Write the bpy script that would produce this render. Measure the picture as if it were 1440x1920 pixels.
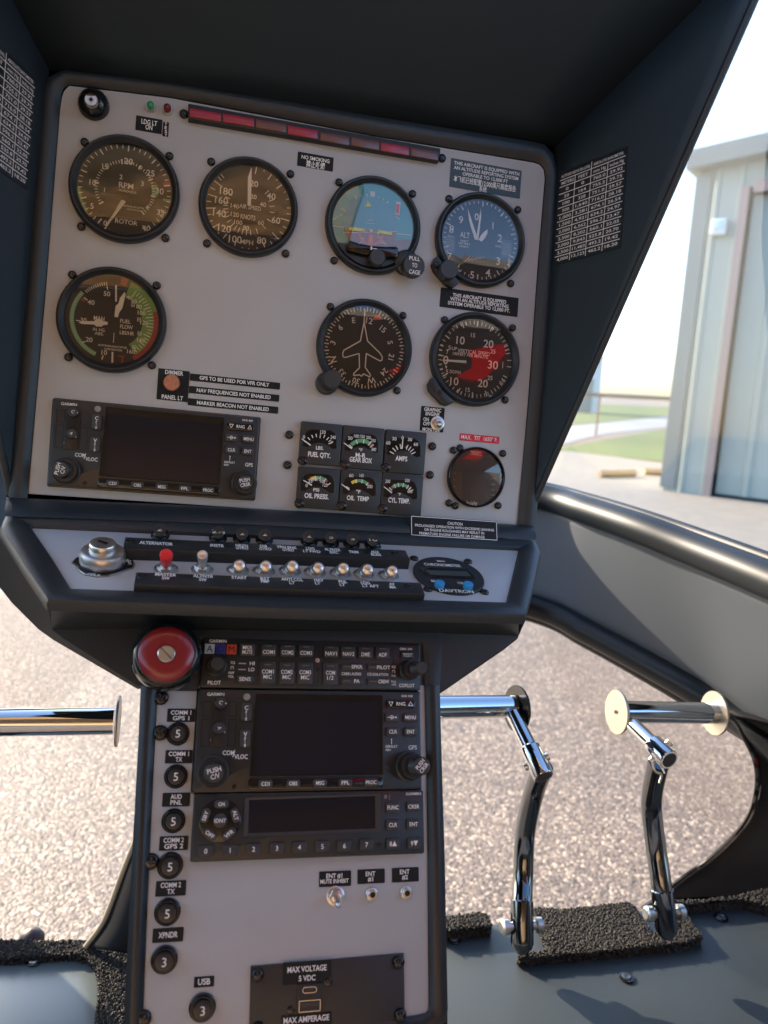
import bpy, math, random
from mathutils import Matrix, Vector
random.seed(7)
R=math.radians
SC=bpy.context.scene
for o in list(bpy.data.objects): bpy.data.objects.remove(o)

# ---------------------------------------------------------------- camera, sky, sun
FPX=1470.35                     # focal length in photo pixels (1440 x 1920)
D=Vector((0.96939,0.06673,0.23627)).normalized()      # aircraft sideways axis seen from the lens
HR=Vector((430,-215,FPX)).normalized()                # a point of the horizon
HR2=Vector((-4020,-488,FPX)).normalized()             # and another, far to the left
DN=HR.cross(HR2).normalized()
if DN.y<0: DN=-DN                                     # straight down
ZW=-DN; XC=(D-ZW*D.dot(ZW)).normalized(); YC=ZW.cross(XC).normalized()
EYE=Vector((0,0,1.30))
def wv(c): return Vector((c.dot(XC),c.dot(YC),c.dot(ZW)))
def ray(px,py): return wv(Vector(((px-720)/FPX,(py-960)/FPX,1)))
XW=wv(D); YW=Vector((0,1,0))
def PX(px,py,z): return EYE+ray(px,py)*z
def GP(px,py,h=0.0):
    r=ray(px,py); return EYE+r*((h-EYE.z)/r.z)
cam=bpy.data.cameras.new('camera'); camo=bpy.data.objects.new('camera',cam); SC.collection.objects.link(camo)
xb,yb,zb=wv(Vector((1,0,0))),wv(Vector((0,-1,0))),wv(Vector((0,0,-1)))
m=Matrix.Identity(4)
for i in range(3): m[i][0],m[i][1],m[i][2],m[i][3]=xb[i],yb[i],zb[i],EYE[i]
camo.matrix_world=m
cam.sensor_fit='VERTICAL'; cam.sensor_height=36; cam.lens=36*FPX/1920; cam.clip_start=.02; cam.clip_end=3000
cam.dof.use_dof=True; cam.dof.focus_distance=0.66; cam.dof.aperture_fstop=7.5
SC.camera=camo
SC.render.resolution_x=768; SC.render.resolution_y=1024
SUN_AZ,SUN_EL=-38,22            # degrees from straight ahead (left is negative), elevation
w=bpy.data.worlds.new('World'); SC.world=w; w.use_nodes=True
nt=w.node_tree; bg=nt.nodes['Background']; sk=nt.nodes.new('ShaderNodeTexSky'); sk.sky_type='NISHITA'
sk.sun_disc=False; sk.sun_elevation=R(SUN_EL); sk.sun_rotation=R(SUN_AZ); sk.air_density=1.0; sk.dust_density=2.0; sk.ozone_density=3.0
nt.links.new(sk.outputs[0],bg.inputs[0]); bg.inputs[1].default_value=0.15
sl=bpy.data.lights.new('sun','SUN'); so=bpy.data.objects.new('sun',sl); SC.collection.objects.link(so)
sd=Vector((math.sin(R(SUN_AZ))*math.cos(R(SUN_EL)),math.cos(R(SUN_AZ))*math.cos(R(SUN_EL)),math.sin(R(SUN_EL))))
so.rotation_euler=sd.to_track_quat('Z','Y').to_euler(); so.location=(-3,4,6)
sl.energy=2.8; sl.angle=R(.5); sl.color=(1,.82,.62)
SC.view_settings.view_transform='Standard'; SC.view_settings.look='None'; SC.view_settings.gamma=1
SC.view_settings.exposure=2.1

# ---------------------------------------------------------------- materials
MT={}
def mat(n,col,rough=.5,metal=0,bump=0,scale=400,var=0,vscale=30,spec=.5,coat=0,emit=None,aniso=None):
    if n in MT: return MT[n]
    m=bpy.data.materials.new(n); m.use_nodes=True; t=m.node_tree; b=t.nodes['Principled BSDF']
    b.inputs['Base Color'].default_value=(*col,1); b.inputs['Roughness'].default_value=rough
    b.inputs['Metallic'].default_value=metal; b.inputs['Specular IOR Level'].default_value=spec
    b.inputs['Coat Weight'].default_value=coat
    tc=t.nodes.new('ShaderNodeTexCoord')
    if var:
        n1=t.nodes.new('ShaderNodeTexNoise'); n1.inputs['Scale'].default_value=vscale; n1.inputs['Detail'].default_value=6
        t.links.new(tc.outputs['Object'],n1.inputs['Vector'])
        mx=t.nodes.new('ShaderNodeMix'); mx.data_type='RGBA'
        mx.inputs[6].default_value=(*[c*(1-var) for c in col],1); mx.inputs[7].default_value=(*[min(1,c*(1+var)) for c in col],1)
        t.links.new(n1.outputs[0],mx.inputs[0]); t.links.new(mx.outputs[2],b.inputs['Base Color'])
        mr=t.nodes.new('ShaderNodeMapRange'); mr.inputs[3].default_value=max(0,rough-.08); mr.inputs[4].default_value=rough+.08
        t.links.new(n1.outputs[0],mr.inputs[0]); t.links.new(mr.outputs[0],b.inputs['Roughness'])
    if bump:
        n2=t.nodes.new('ShaderNodeTexVoronoi' if n.startswith('leather') else 'ShaderNodeTexNoise'); n2.inputs['Scale'].default_value=scale
        t.links.new(tc.outputs['Object'],n2.inputs['Vector'])
        bp=t.nodes.new('ShaderNodeBump'); bp.inputs['Strength'].default_value=bump; bp.inputs['Distance'].default_value=.001
        t.links.new(n2.outputs[0],bp.inputs['Height']); t.links.new(bp.outputs[0],b.inputs['Normal'])
    if emit: b.inputs['Emission Color'].default_value=(*emit[0],1); b.inputs['Emission Strength'].default_value=emit[1]
    MT[n]=m; return m
GREY=mat('grey panel paint',(.415,.42,.42),.45,var=.07,vscale=14,bump=.04,scale=900)
GREY2=mat('pedestal grey paint',(.385,.405,.42),.42,var=.07,vscale=14,bump=.04,scale=900)
BLK=mat('black anodised',(.016,.019,.021),.38,var=.2,vscale=60)
BLKM=mat('black matte plastic',(.017,.019,.021),.5,bump=.1,scale=1500)
BLKG=mat('black gloss',(.008,.009,.010),.12)
BTN=mat('grey black button rubber',(.030,.034,.036),.45)
DIAL=mat('dial black',(.010,.011,.011),.6)
HOOD=mat('hood dark blue black',(.016,.030,.040),.62,bump=.12,scale=900,var=.12,vscale=5)
LEA=mat('leather grained black vinyl',(.016,.022,.026),.40,bump=.22,scale=1300,var=.15,vscale=12)
VIN=mat('black smooth vinyl',(.014,.017,.019),.36,bump=.08,scale=500,var=.2,vscale=10)
VSD=mat('side vinyl matte',(.011,.012,.012),.75,spec=.15,bump=.2,scale=600)
WHT=mat('white lettering paint',(.80,.80,.78),.5)
IVO=mat('dial ivory paint',(.74,.74,.70),.5)
SIL=mat('brushed silver',(.66,.65,.62),.34,1,var=.1,vscale=80)
DCHR=mat('dark reflection chrome',(.15,.165,.18),.07,1)  # lever chrome with the dark cabin's reflection put into its colour
CHR=mat('chrome',(.60,.63,.66),.055,1)
RAILM=mat('window rail satin black',(.008,.012,.016),.42,spec=.3,bump=.05,scale=60)
ALU=mat('satin aluminium',(.52,.49,.42),.4,1,var=.2,vscale=40)
RED=mat('red paint',(.55,.02,.03),.35)
MRED=mat('maroon knob enamel',(.20,.010,.016),.3,coat=.3)
RBOOT=mat('red rubber boot',(.60,.015,.02),.35)
LRED=mat('red lens',(.30,.012,.03),.35,coat=.3,var=.25,vscale=120)
LAMB=mat('unlit amber lens',(.13,.045,.03),.35,coat=.3,var=.25,vscale=120)
GRN=mat('green dial paint',(.10,.36,.16),.5)
GRN2=mat('light green dial paint',(.16,.34,.08),.5)
DRED=mat('dark red dial paint',(.30,.03,.03),.5)
YEL=mat('yellow dial paint',(.75,.58,.05),.5)
YELH=mat('bright yellow paint',(.75,.75,.02),.5)
SKYB=mat('dial sky blue',(.13,.44,.50),.45)
BRN=mat('dial brown',(.30,.17,.12),.45)
ORG=mat('orange paint',(.70,.25,.07),.45)
BLUEB=mat('blue button plastic',(.02,.28,.62),.35)
SCRN=mat('dark screen',(.007,.010,.018),.10,spec=.6)
SCRN2=mat('lcd grey green',(.045,.065,.062),.2)
COP=mat('copper dimmer knob',(.55,.25,.17),.35,.6,var=.2,vscale=200)
DARKC=mat('navy carpet tile',(.018,.02,.022),.9)
FLOORM=mat('painted floor grey',(.034,.044,.050),.52,spec=.35,var=.15,vscale=7,bump=.05,scale=300)
FRAMEM=mat('frame black gloss paint',(.009,.012,.015),.3,spec=.3,var=.3,vscale=14,bump=.05,scale=60)
SIDEM=mat('grey side skin',(.066,.080,.097),.55,var=.12,vscale=3)
CARP=mat('black carpet pile',(.019,.015,.011),.75,spec=.6,var=.85,vscale=900)
GRNL=mat('green pilot lens',(.03,.30,.12),.2)
DREDL=mat('dark red pilot lens',(.16,.02,.02),.2)
PLATE=mat('black plate powder coat',(.020,.022,.024),.4,bump=.15,scale=1800)
LBL=mat('label black tape',(.007,.009,.010),.6,spec=.3)
LBL2=mat('label faded blue grey tape',(.035,.060,.070),.5,var=.3,vscale=200)
LRD=mat('red label tape',(.62,.015,.04),.4)
BLUEM=mat('blue marker lens',(.03,.04,.30),.3); WHM=mat('white marker lens',(.45,.55,.62),.3); REDM=mat('orange marker lens',(.55,.06,.03),.3)
def glassmat(n,tint=(1,1,1),refl=1.5,rough=0.0,mul=1.0):
    m=bpy.data.materials.new(n); m.use_nodes=True; t=m.node_tree; t.nodes.clear()
    o=t.nodes.new('ShaderNodeOutputMaterial'); tr=t.nodes.new('ShaderNodeBsdfTransparent'); tr.inputs[0].default_value=(*tint,1)
    g=t.nodes.new('ShaderNodeBsdfGlossy'); g.inputs['Roughness'].default_value=rough
    f=t.nodes.new('ShaderNodeFresnel'); f.inputs[0].default_value=refl
    mu=t.nodes.new('ShaderNodeMath'); mu.operation='MULTIPLY'; mu.inputs[1].default_value=mul; mu.use_clamp=True
    mx=t.nodes.new('ShaderNodeMixShader'); t.links.new(f.outputs[0],mu.inputs[0]); t.links.new(mu.outputs[0],mx.inputs[0])
    t.links.new(tr.outputs[0],mx.inputs[1]); t.links.new(g.outputs[0],mx.inputs[2]); t.links.new(mx.outputs[0],o.inputs[0]); return m
GLASS=glassmat('instrument glass',mul=1.9)
WGLASS=glassmat('windshield acrylic',(.97,.98,.98),1.45,mul=.3)

# ---------------------------------------------------------------- mesh builder
def rrect(w,h,r,n=4,cx=0,cy=0):
    r=min(r,w/2-1e-6,h/2-1e-6); p=[]
    if r<=1e-5: return [(cx+w/2,cy-h/2),(cx+w/2,cy+h/2),(cx-w/2,cy+h/2),(cx-w/2,cy-h/2)]
    for qx,qy,a0 in ((w/2-r,-h/2+r,-90),(w/2-r,h/2-r,0),(-w/2+r,h/2-r,90),(-w/2+r,-h/2+r,180)):
        for k in range(n+1):
            a=R(a0+90*k/n); p.append((cx+qx+r*math.cos(a),cy+qy+r*math.sin(a)))
    return p
def inset(p,b):
    q=[];n=len(p)
    A=sum(p[i][0]*p[(i+1)%n][1]-p[(i+1)%n][0]*p[i][1] for i in range(n))
    s=1 if A>0 else -1
    for i in range(n):
        a=Vector(p[i-1]);c=Vector(p[i]);e=Vector(p[(i+1)%n])
        d1=(c-a).normalized();d2=(e-c).normalized()
        n1=Vector((-d1.y,d1.x))*s;n2=Vector((-d2.y,d2.x))*s
        k=(n1+n2); l=1+n1.dot(n2)
        q.append(tuple(c+k*(b/max(l,.4))))
    return q
class MB:
    def __init__(s): s.v=[];s.f=[]
    def add(s,v,f):
        n=len(s.v); s.v+= [tuple(x) for x in v]; s.f+=[tuple(i+n for i in q) for q in f]; return s
    def prism(s,o,z0,z1,b=0,bottom=False):
        if sum(o[i][0]*o[(i+1)%len(o)][1]-o[(i+1)%len(o)][0]*o[i][1] for i in range(len(o)))<0: o=o[::-1]
        rings=[[(x,y,z0) for x,y in o]]
        if b:
            rings.append([(x,y,z1-b) for x,y in o])
            rings.append([(x,y,z1-b*.29) for x,y in inset(o,b*.29)])
            rings.append([(x,y,z1) for x,y in inset(o,b)])
        else: rings.append([(x,y,z1) for x,y in o])
        n=len(o);v=[];f=[]
        for r in rings: v+=r
        for k in range(len(rings)-1):
            for i in range(n): j=(i+1)%n; f.append((k*n+i,k*n+j,(k+1)*n+j,(k+1)*n+i))
        f.append(tuple((len(rings)-1)*n+i for i in range(n)))
        if bottom: f.append(tuple(reversed(range(n))))
        return s.add(v,f)
    def box(s,cx,cy,w,h,z0,z1,r=0,b=0): return s.prism(rrect(w,h,r,4,cx,cy),z0,z1,b)
    def lathe(s,pr,cx=0,cy=0,n=48,knurl=0,kr=None):
        v=[];f=[]
        for (r,z) in pr:
            for i in range(n):
                a=2*math.pi*i/n; rr=r*(1-(knurl if (i%2 and kr and kr[0]<=z<=kr[1]) else 0)); v.append((cx+rr*math.cos(a),cy+rr*math.sin(a),z))
        for k in range(len(pr)-1):
            for i in range(n): j=(i+1)%n; f.append((k*n+i,k*n+j,(k+1)*n+j,(k+1)*n+i))
        if pr[-1][0]>0: f.append(tuple((len(pr)-1)*n+i for i in range(n)))
        return s.add(v,f)
    def quad(s,a,b,w,z,w2=None):
        a=Vector(a);b=Vector(b);d=(b-a).normalized();n=Vector((-d.y,d.x))*(w/2);n2=Vector((-d.y,d.x))*((w if w2 is None else w2)/2)
        return s.add([(a.x-n.x,a.y-n.y,z),(a.x+n.x,a.y+n.y,z),(b.x+n2.x,b.y+n2.y,z),(b.x-n2.x,b.y-n2.y,z)],[(0,3,2,1)])
    def poly(s,p,z):
        if sum(p[i][0]*p[(i+1)%len(p)][1]-p[(i+1)%len(p)][0]*p[i][1] for i in range(len(p)))<0: p=p[::-1]
        return s.add([(x,y,z) for x,y in p],[tuple(range(len(p)))])
    def band(s,r0,r1,a0,a1,z,cx=0,cy=0):       # clockwise degrees from up
        n=max(2,int(abs(a1-a0)/4)); v=[];f=[]
        for i in range(n+1):
            a=R(a0+(a1-a0)*i/n)
            for r in (r0,r1): v.append((cx+r*math.sin(a),cy+r*math.cos(a),z))
        for i in range(n): f.append((2*i,2*i+1,2*i+3,2*i+2) )
        return s.add(v,f)
    def ticks(s,vals,r0,r1,w,z,cx=0,cy=0):
        for a in vals:
            a=R(a); s.quad((cx+r0*math.sin(a),cy+r0*math.cos(a)),(cx+r1*math.sin(a),cy+r1*math.cos(a)),w,z)
        return s
    def tube(s,pts,rad,n=20,caps=True):
        pts=[Vector(p) for p in pts]; 
        if not isinstance(rad,(list,tuple)): rad=[rad]*len(pts)
        t0=(pts[1]-pts[0]).normalized(); up=Vector((0,0,1)) if abs(t0.z)<.9 else Vector((1,0,0))
        u=t0.cross(up).normalized(); v=[];f=[]
        for k,p in enumerate(pts):
            t=((pts[min(k+1,len(pts)-1)]-pts[max(k-1,0)])).normalized()
            u=(u-t*u.dot(t)).normalized(); w_=t.cross(u)
            for i in range(n):
                a=2*math.pi*i/n; v.append(p+(u*math.cos(a)+w_*math.sin(a))*rad[k])
        for k in range(len(pts)-1):
            for i in range(n): j=(i+1)%n; f.append((k*n+i,k*n+j,(k+1)*n+j,(k+1)*n+i))
        if caps: f.append(tuple(reversed(range(n)))); f.append(tuple((len(pts)-1)*n+i for i in range(n)))
        return s.add(v,f)
    def build(s,name,m,parent=None,smooth=True,matrix=None):
        me=bpy.data.meshes.new(name); me.from_pydata(s.v,[],s.f); me.update()
        me.materials.append(m)
        if smooth:
            me.polygons.foreach_set('use_smooth',[True]*len(me.polygons)); me.set_sharp_from_angle(angle=R(38))
        o=bpy.data.objects.new(name,me); SC.collection.objects.link(o)
        if parent is not None: o.parent=parent
        if matrix is not None: o.matrix_world=matrix
        return o
def spline(pts,n=8):
    P=[Vector(p) for p in pts]; out=[]
    for i in range(len(P)-1):
        a=P[max(i-1,0)];b=P[i];c=P[i+1];d=P[min(i+2,len(P)-1)]
        for k in range(n):
            t=k/n; out.append(.5*((2*b)+(c-a)*t+(2*a-5*b+4*c-d)*t*t+(3*b-a-3*c+d)*t**3))
    out.append(P[-1]); return out

# ---------------------------------------------------------------- lettering
TX={}
def tmesh(st,bold=.012):
    key=(st,bold)
    if key in TX: return TX[key]
    c=bpy.data.curves.new('tmp','FONT'); c.body=st; c.size=1; c.offset=bold; c.resolution_u=3; c.align_x='CENTER'
    o=bpy.data.objects.new('tmp',c); SC.collection.objects.link(o)
    me=bpy.data.meshes.new_from_object(o.evaluated_get(bpy.context.evaluated_depsgraph_get()))
    vs=[(v.co.x,v.co.y) for v in me.vertices]; fs=[tuple(p.vertices) for p in me.polygons]
    bpy.data.objects.remove(o); bpy.data.curves.remove(c); bpy.data.meshes.remove(me)
    if not vs: vs=[(0,0)]
    x0=min(v[0] for v in vs);x1=max(v[0] for v in vs)
    TX[key]=([(x-(x0+x1)/2,y) for x,y in vs],fs,x1-x0); return TX[key]
CAPH=max(v[1] for v in tmesh('H',0)[0])
def mtext(mb,st,x,y,h,z,w=None,rot=0,bold=.012):
    """append lettering: cap height h, centred at x,y; w squeezes it to a width"""
    vs,fs,W=tmesh(st,bold); k=h/CAPH; kx=k if w is None else w/max(W,1e-6)
    ca,sa=math.cos(R(rot)),math.sin(R(rot)); out=[]
    for a,b in vs:
        a*=kx; b=b*k-h/2; out.append((x+a*ca-b*sa,y+a*sa+b*ca,z))
    mb.add(out,fs)

# ---------------------------------------------------------------- frames (the real planes the panels lie in)
class Fr:
    def __init__(s,o,ex,ey): s.o=o; s.ex=ex.normalized(); s.ez=s.ex.cross(ey).normalized(); s.ey=s.ez.cross(s.ex)
    def hit(s,px,py,z=0):
        r=ray(px,py); t=((s.o+s.ez*z-EYE).dot(s.ez))/r.dot(s.ez); return EYE+r*t
    def uv(s,px,py,z=0):
        q=s.hit(px,py,z)-s.o; return q.dot(s.ex),q.dot(s.ey)
    def mat(s,u,v,z=0,rot=0):
        m=Matrix.Identity(4); p=s.o+s.ex*u+s.ey*v+s.ez*z
        a=s.ex*math.cos(R(rot))+s.ey*math.sin(R(rot)); b=-s.ex*math.sin(R(rot))+s.ey*math.cos(R(rot))
        for i in range(3): m[i][0],m[i][1],m[i][2],m[i][3]=a[i],b[i],s.ez[i],p[i]
        return m
def proj(p):
    q=p-EYE; c=xb*q.dot(xb)*0
    return 720+FPX*q.dot(xb)/-q.dot(zb), 960-FPX*q.dot(yb)/-q.dot(zb)
def tag(o,label,cat,group=None,kind=None):
    if label: o['label']=label
    if cat: o['category']=cat
    if group: o['group']=group
    if kind: o['kind']=kind
    return o
class Th:
    """a thing on a frame: root empty plus local coordinates (x right, y up, z out of the panel)"""
    def __init__(s,name,label,cat,F,px,py,group=None,rot=0,z=0,zc=0):
        s.F=F; s.u,s.v=F.uv(px,py,z+zc); s.z=z; s.rot=rot; s.px=px; s.py=py
        s.e=bpy.data.objects.new(name,None); SC.collection.objects.link(s.e); s.e.empty_display_size=.01
        s.e.matrix_world=F.mat(s.u,s.v,z,rot); tag(s.e,label,cat,group)
        p=F.o+F.ex*s.u+F.ey*s.v+F.ez*z
        a=proj(p);b=proj(p+F.ex*.001);c=proj(p+F.ey*.001)
        s.sx=math.hypot(b[0]-a[0],b[1]-a[1])/.001; s.sy=math.hypot(c[0]-a[0],c[1]-a[1])/.001
        s.s=(s.sx*s.sy)**.5
    def L(s,px,py,z=0):
        u,v=s.F.uv(px,py,s.z+z); u-=s.u; v-=s.v; c,k=math.cos(R(s.rot)),math.sin(R(s.rot))
        return (u*c+v*k,-u*k+v*c)
    def b(s,mb,name,m,smooth=True,parent=None): return mb.build(name,m,parent or s.e,smooth)
def screw_mb(r,z,cx=0,cy=0,a=20):
    mb=MB(); mb.lathe([(r,0),(r,z*.35),(r*.86,z*.8),(r*.55,z),(r*.40,z),(r*.22,z*.45),(0.0,z*.4)],cx,cy,16)
    return mb
SCREWS={}
def screw(T,x,y,r=.0033,z=.0028,m=None,parent=None,z0=0):
    m=m or BLKG; key=(round(r,5),round(z,5),m.name)
    if key not in SCREWS:
        o=MB()
        o.lathe([(r,0),(r,z*.35),(r*.86,z*.8),(r*.62,z),(0,z)],0,0,18)
        o.add([],[]); ob=o.build('screw',m,T.e); cr=MB()
        for a in (20,110):
            p=[(math.cos(R(a))*k*r*.55,math.sin(R(a))*k*r*.55) for k in (-1,1)]; cr.quad(p[0],p[1],r*.2,z+.00012)
        SCREWS[key]=(ob.data,cr.build('slot',BTN if m is not SIL else BLKM,ob,False).data)
    else:
        ob=bpy.data.objects.new('screw',SCREWS[key][0]); SC.collection.objects.link(ob); ob.parent=parent or T.e
        c2=bpy.data.objects.new('slot',SCREWS[key][1]); SC.collection.objects.link(c2); c2.parent=ob
    if parent: ob.parent=parent
    ob.location=(x,y,z0); ob.rotation_euler=(0,0,random.uniform(0,3)); return ob

def cframe(a):       # frame axes in lens space: tilt a about the sideways axis
    y=Vector((0,1,0)); y=(y-D*y.dot(D)).normalized(); z=D.cross(y)
    v=y*math.cos(a)+z*math.sin(a); return v
XA=wv(D)
V1=wv(cframe(.0246)); V2=wv(cframe(-.2868)); V3=wv(cframe(-1.12))
FU=Fr(EYE+wv(Vector((-.2544,-.0878,.6071))),XA,-V1)          # upper instrument panel
FL=Fr(EYE+wv(Vector((-.1265,.1219,.5391))),XA,-V2)           # pedestal face
FS=Fr(PX(841,1080,.615),XA,-V3)                              # switch shelf
# the radio faces were measured 5 mm proud of the plates
FU.o=FU.o-FU.ez*.005; FL.o=FL.o-FL.ez*.006
# ================================================================ SETTING: ground, apron, grass
def flat(name,pts,z,m,th=0,kind=None):
    mb=MB(); mb.prism([(p.x,p.y) for p in pts],z-.3 if not th else z-th,z); o=mb.build(name,m,None,False)
    if kind: o['kind']=kind
    return o
def noisemat(n,stops,scale,rough=.9,bump=.6,bscale=None,bdist=.01,extra=None):
    m=bpy.data.materials.new(n); m.use_nodes=True; t=m.node_tree; b=t.nodes['Principled BSDF']; b.inputs['Roughness'].default_value=rough
    tc=t.nodes.new('ShaderNodeTexCoord'); vo=t.nodes.new('ShaderNodeTexVoronoi'); vo.inputs['Scale'].default_value=scale
    nz=t.nodes.new('ShaderNodeTexNoise'); nz.inputs['Scale'].default_value=scale*.012; nz.inputs['Detail'].default_value=4
    t.links.new(tc.outputs['Object'],vo.inputs['Vector']); t.links.new(tc.outputs['Object'],nz.inputs['Vector'])
    se=t.nodes.new('ShaderNodeSeparateColor'); t.links.new(vo.outputs['Color'],se.inputs[0])
    cr=t.nodes.new('ShaderNodeValToRGB'); cr.color_ramp.elements[0].position=0; cr.color_ramp.elements[1].position=1
    cr.color_ramp.elements[0].color=(*stops[0],1); cr.color_ramp.elements[1].color=(*stops[-1],1)
    for i,s_ in enumerate(stops[1:-1]):
        e=cr.color_ramp.elements.new((i+1)/(len(stops)-1)); e.color=(*s_,1)
    t.links.new(se.outputs[0],cr.inputs[0])
    mx=t.nodes.new('ShaderNodeMix'); mx.data_type='RGBA'; mx.blend_type='MULTIPLY'; mx.inputs[0].default_value=.6
    c2=t.nodes.new('ShaderNodeValToRGB'); c2.color_ramp.elements[0].position=.3; c2.color_ramp.elements[0].color=(.72,.72,.75,1); c2.color_ramp.elements[1].position=.7; c2.color_ramp.elements[1].color=(1,1,.98,1)
    t.links.new(nz.outputs[0],c2.inputs[0]); t.links.new(cr.outputs[0],mx.inputs[6]); t.links.new(c2.outputs[0],mx.inputs[7]); t.links.new(mx.outputs[2],b.inputs['Base Color'])
    if bump:
        bp=t.nodes.new('ShaderNodeBump'); bp.inputs['Strength'].default_value=bump; bp.inputs['Distance'].default_value=bdist
        t.links.new(vo.outputs['Distance'],bp.inputs['Height']); bp.invert=True; t.links.new(bp.outputs[0],b.inputs['Normal'])
    return m
GRAV=noisemat('chip seal gravel',[(.048,.036,.028),(.195,.142,.106),(.115,.092,.075),(.32,.23,.16),(.16,.117,.088),(.66,.52,.37)],130,.62,.4,bdist=.008)
CONC=noisemat('pale apron concrete',[(.25,.23,.20),(.29,.265,.23)],8,.8,.1)
CONC2=noisemat('grey taxiway concrete',[(.26,.27,.28),(.29,.30,.30)],8,.8,.1)
GRAS=noisemat('mown grass',[(.06,.10,.025),(.09,.14,.035),(.14,.18,.05)],14,.9,.4)
g=flat('ground',[Vector((x,y,0)) for x,y in ((-1200,-1200),(1200,-1200),(1200,1500),(-1200,1500))],0,GRAV,kind='structure')
flat('apron',[GP(650,1010),GP(1100,1040),GP(1900,1130),GP(2100,1000),GP(1060,842),GP(600,838)],.008,CONC,.02,'structure')
def strip(name,px,z,m): return flat(name,[GP(x,y) for x,y in px],z,m,.012,'structure')
strip('grass_verge',[(500,842),(1062,846),(1150,856),(1290,872),(1330,874),(1330,806),(1250,804),(1050,840),(500,835)],.014,GRAS)
strip('taxiway',[(300,850),(1056,834),(1130,815),(1262,800),(1330,796),(1330,777),(1262,780),(1080,798),(300,812)],.018,CONC2)
strip('grass_field',[(200,806),(1080,797),(1262,779),(1330,776),(1330,766),(1262,763),(1090,757),(200,709)],.022,GRAS)

# ================================================================ HANGAR
SID=mat('pale green metal siding',(.34,.385,.35),.6,var=.06,vscale=2)
TRIM=mat('grey green trim metal',(.215,.235,.22),.5,var=.08,vscale=3)
REDT=mat('faded red trim',(.33,.25,.23),.6)
h0=GP(1242,920); h1=GP(1440,945); hd=(h1-h0); hd.z=0; hd.normalize(); hn=Vector((hd.y,-hd.x,0))
if hn.dot(EYE-h0)<0: hn=-hn
to=(EYE-h0); to.z=0; to.normalize()
if to.dot(hd)<.05:       # the wall is seen exactly past its left corner
    hn=(to-Vector((to.y,-to.x,0))*(.05 if Vector((to.y,-to.x,0)).dot(hd)<0 else -.05)).normalized(); q_=Vector((-hn.y,hn.x,0)); hd=q_ if q_.dot(hd)>0 else -q_
FH=Fr(h0,hd,Vector((0,0,1)))
if FH.ez.dot(EYE-h0)<0: pass
H=Th('hangar','pale green ribbed metal hangar with grey eaves and a red framed door','hangar',FH,1242,920)
ra,rb=FH.uv(1322,322),FH.uv(1440,297); top=ra[1]; slope=(rb[1]-ra[1])/(rb[0]-ra[0]); WID=11.0; print('hangar',ra,rb,slope)
def siding(mb,x0,x1,y0,y1,pitch=.30,rib=.03,z=0):
    n=int((x1-x0)/pitch)+1; pts=[]
    for i in range(n):
        x=x0+i*pitch; pts+=[(x,0),(x+pitch*.72,0),(x+pitch*.79,rib),(x+pitch*.93,rib)]
    pts=[p for p in pts if p[0]<x1]+[(x1,0)]
    v=[];f=[]
    for x,d in pts: v+=[(x,y0,z+d),(x,y1,z+d)]
    for i in range(len(pts)-1): f.append((2*i,2*i+2,2*i+3,2*i+1))
    mb.add(v,f)
du0=FH.uv(1330,920)[0]; 
dl=FH.uv(1403,352); dlb=FH.uv(1325,932); doorx=(dl[0]+dlb[0])/2; doortop=dl[1]-.0
mb=MB(); siding(mb,0,doorx,0,top); siding(mb,doorx,WID,doortop,top)
n0=len(mb.v)
mb.v=[(x,(y+slope*min(x,WID/2) if abs(y-top)<1e-6 else y),z) for x,y,z in mb.v]
mb.add([(0,0,0),(0,top,0),(0,top,-14),(0,0,-14),(WID,0,0),(WID,top,0),(WID,top,-14),(WID,0,-14)],[(0,1,2,3),(4,7,6,5),(2,6,7,3)]); H.b(mb,'wall',SID,False)
mb=MB(); th=.24; ov=.12; half=WID/2
for a,b in (((-ov,top-ov*slope),(half,top+half*slope)),((half,top+half*slope),(WID+ov,top-ov*slope))):
    P=[(a[0],a[1]),(b[0],b[1]),(b[0],b[1]+th),(a[0],a[1]+th)]
    mb.add([(x,y,.28) for x,y in P]+[(x,y,-14.3) for x,y in P],[(0,1,2,3),(7,6,5,4),(0,4,5,1),(3,2,6,7),(0,3,7,4),(1,5,6,2)])
H.b(mb,'roof',TRIM,False)
mb=MB(); mb.box(.07,top/2,.2,top-.12,.031,.06); H.b(mb,'corner_trim',TRIM,False)
mb=MB(); mb.box(doorx,doortop/2,.10,doortop,.032,.10); mb.box(WID/2+doorx/2,doortop,WID-doorx-.2,.16,.033,.1); df=H.b(mb,'door_frame',REDT,False)
mb=MB(); siding(mb,doorx+.08,WID-.4,0.05,doortop-.08,.45,.04,-.06); 
for k in range(1,4): mb.box(doorx+k*2.2,doortop/2,.05,doortop-.1,-.02,0.01)
H.b(mb,'door',SID,False)
lx,ly=FH.uv(1349,427)
LM=mat('lamp pale housing',(.62,.70,.72),.3)
t=Th('wall_lamp','small square white lamp high on the hangar wall','wall lamp',FH,1349,427,z=.03)
mb=MB(); mb.box(0,0,.20,.21,0,.10,.02,.02); t.b(mb,'housing',LM)
mb=MB(); mb.box(0,.015,.14,.12,.10,.115,.02,.004); t.b(mb,'lens',mat('lamp lens',(.45,.62,.75),.1))
# pipe rail fence far off
PIPE=mat('rusty brown pipe',(.16,.11,.09),.6)
ZF=26
a=PX(560,712,ZF);b_=PX(1700,770,ZF)
e=bpy.data.objects.new('pipe_fence',None); SC.collection.objects.link(e); e.location=(a.x,a.y,0); tag(e,'long brown horizontal pipe rail across the far grass','fence')
mb=MB(); mb.tube([a-e.location,b_-e.location],.065,10); mb.build('rail',PIPE,e)
for k in range(7):
    p=a.lerp(b_,(k+.12)/6.3)-e.location; mb=MB(); mb.tube([p,Vector((p.x,p.y,0))],.04,8); mb.build('post',PIPE,e)
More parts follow.
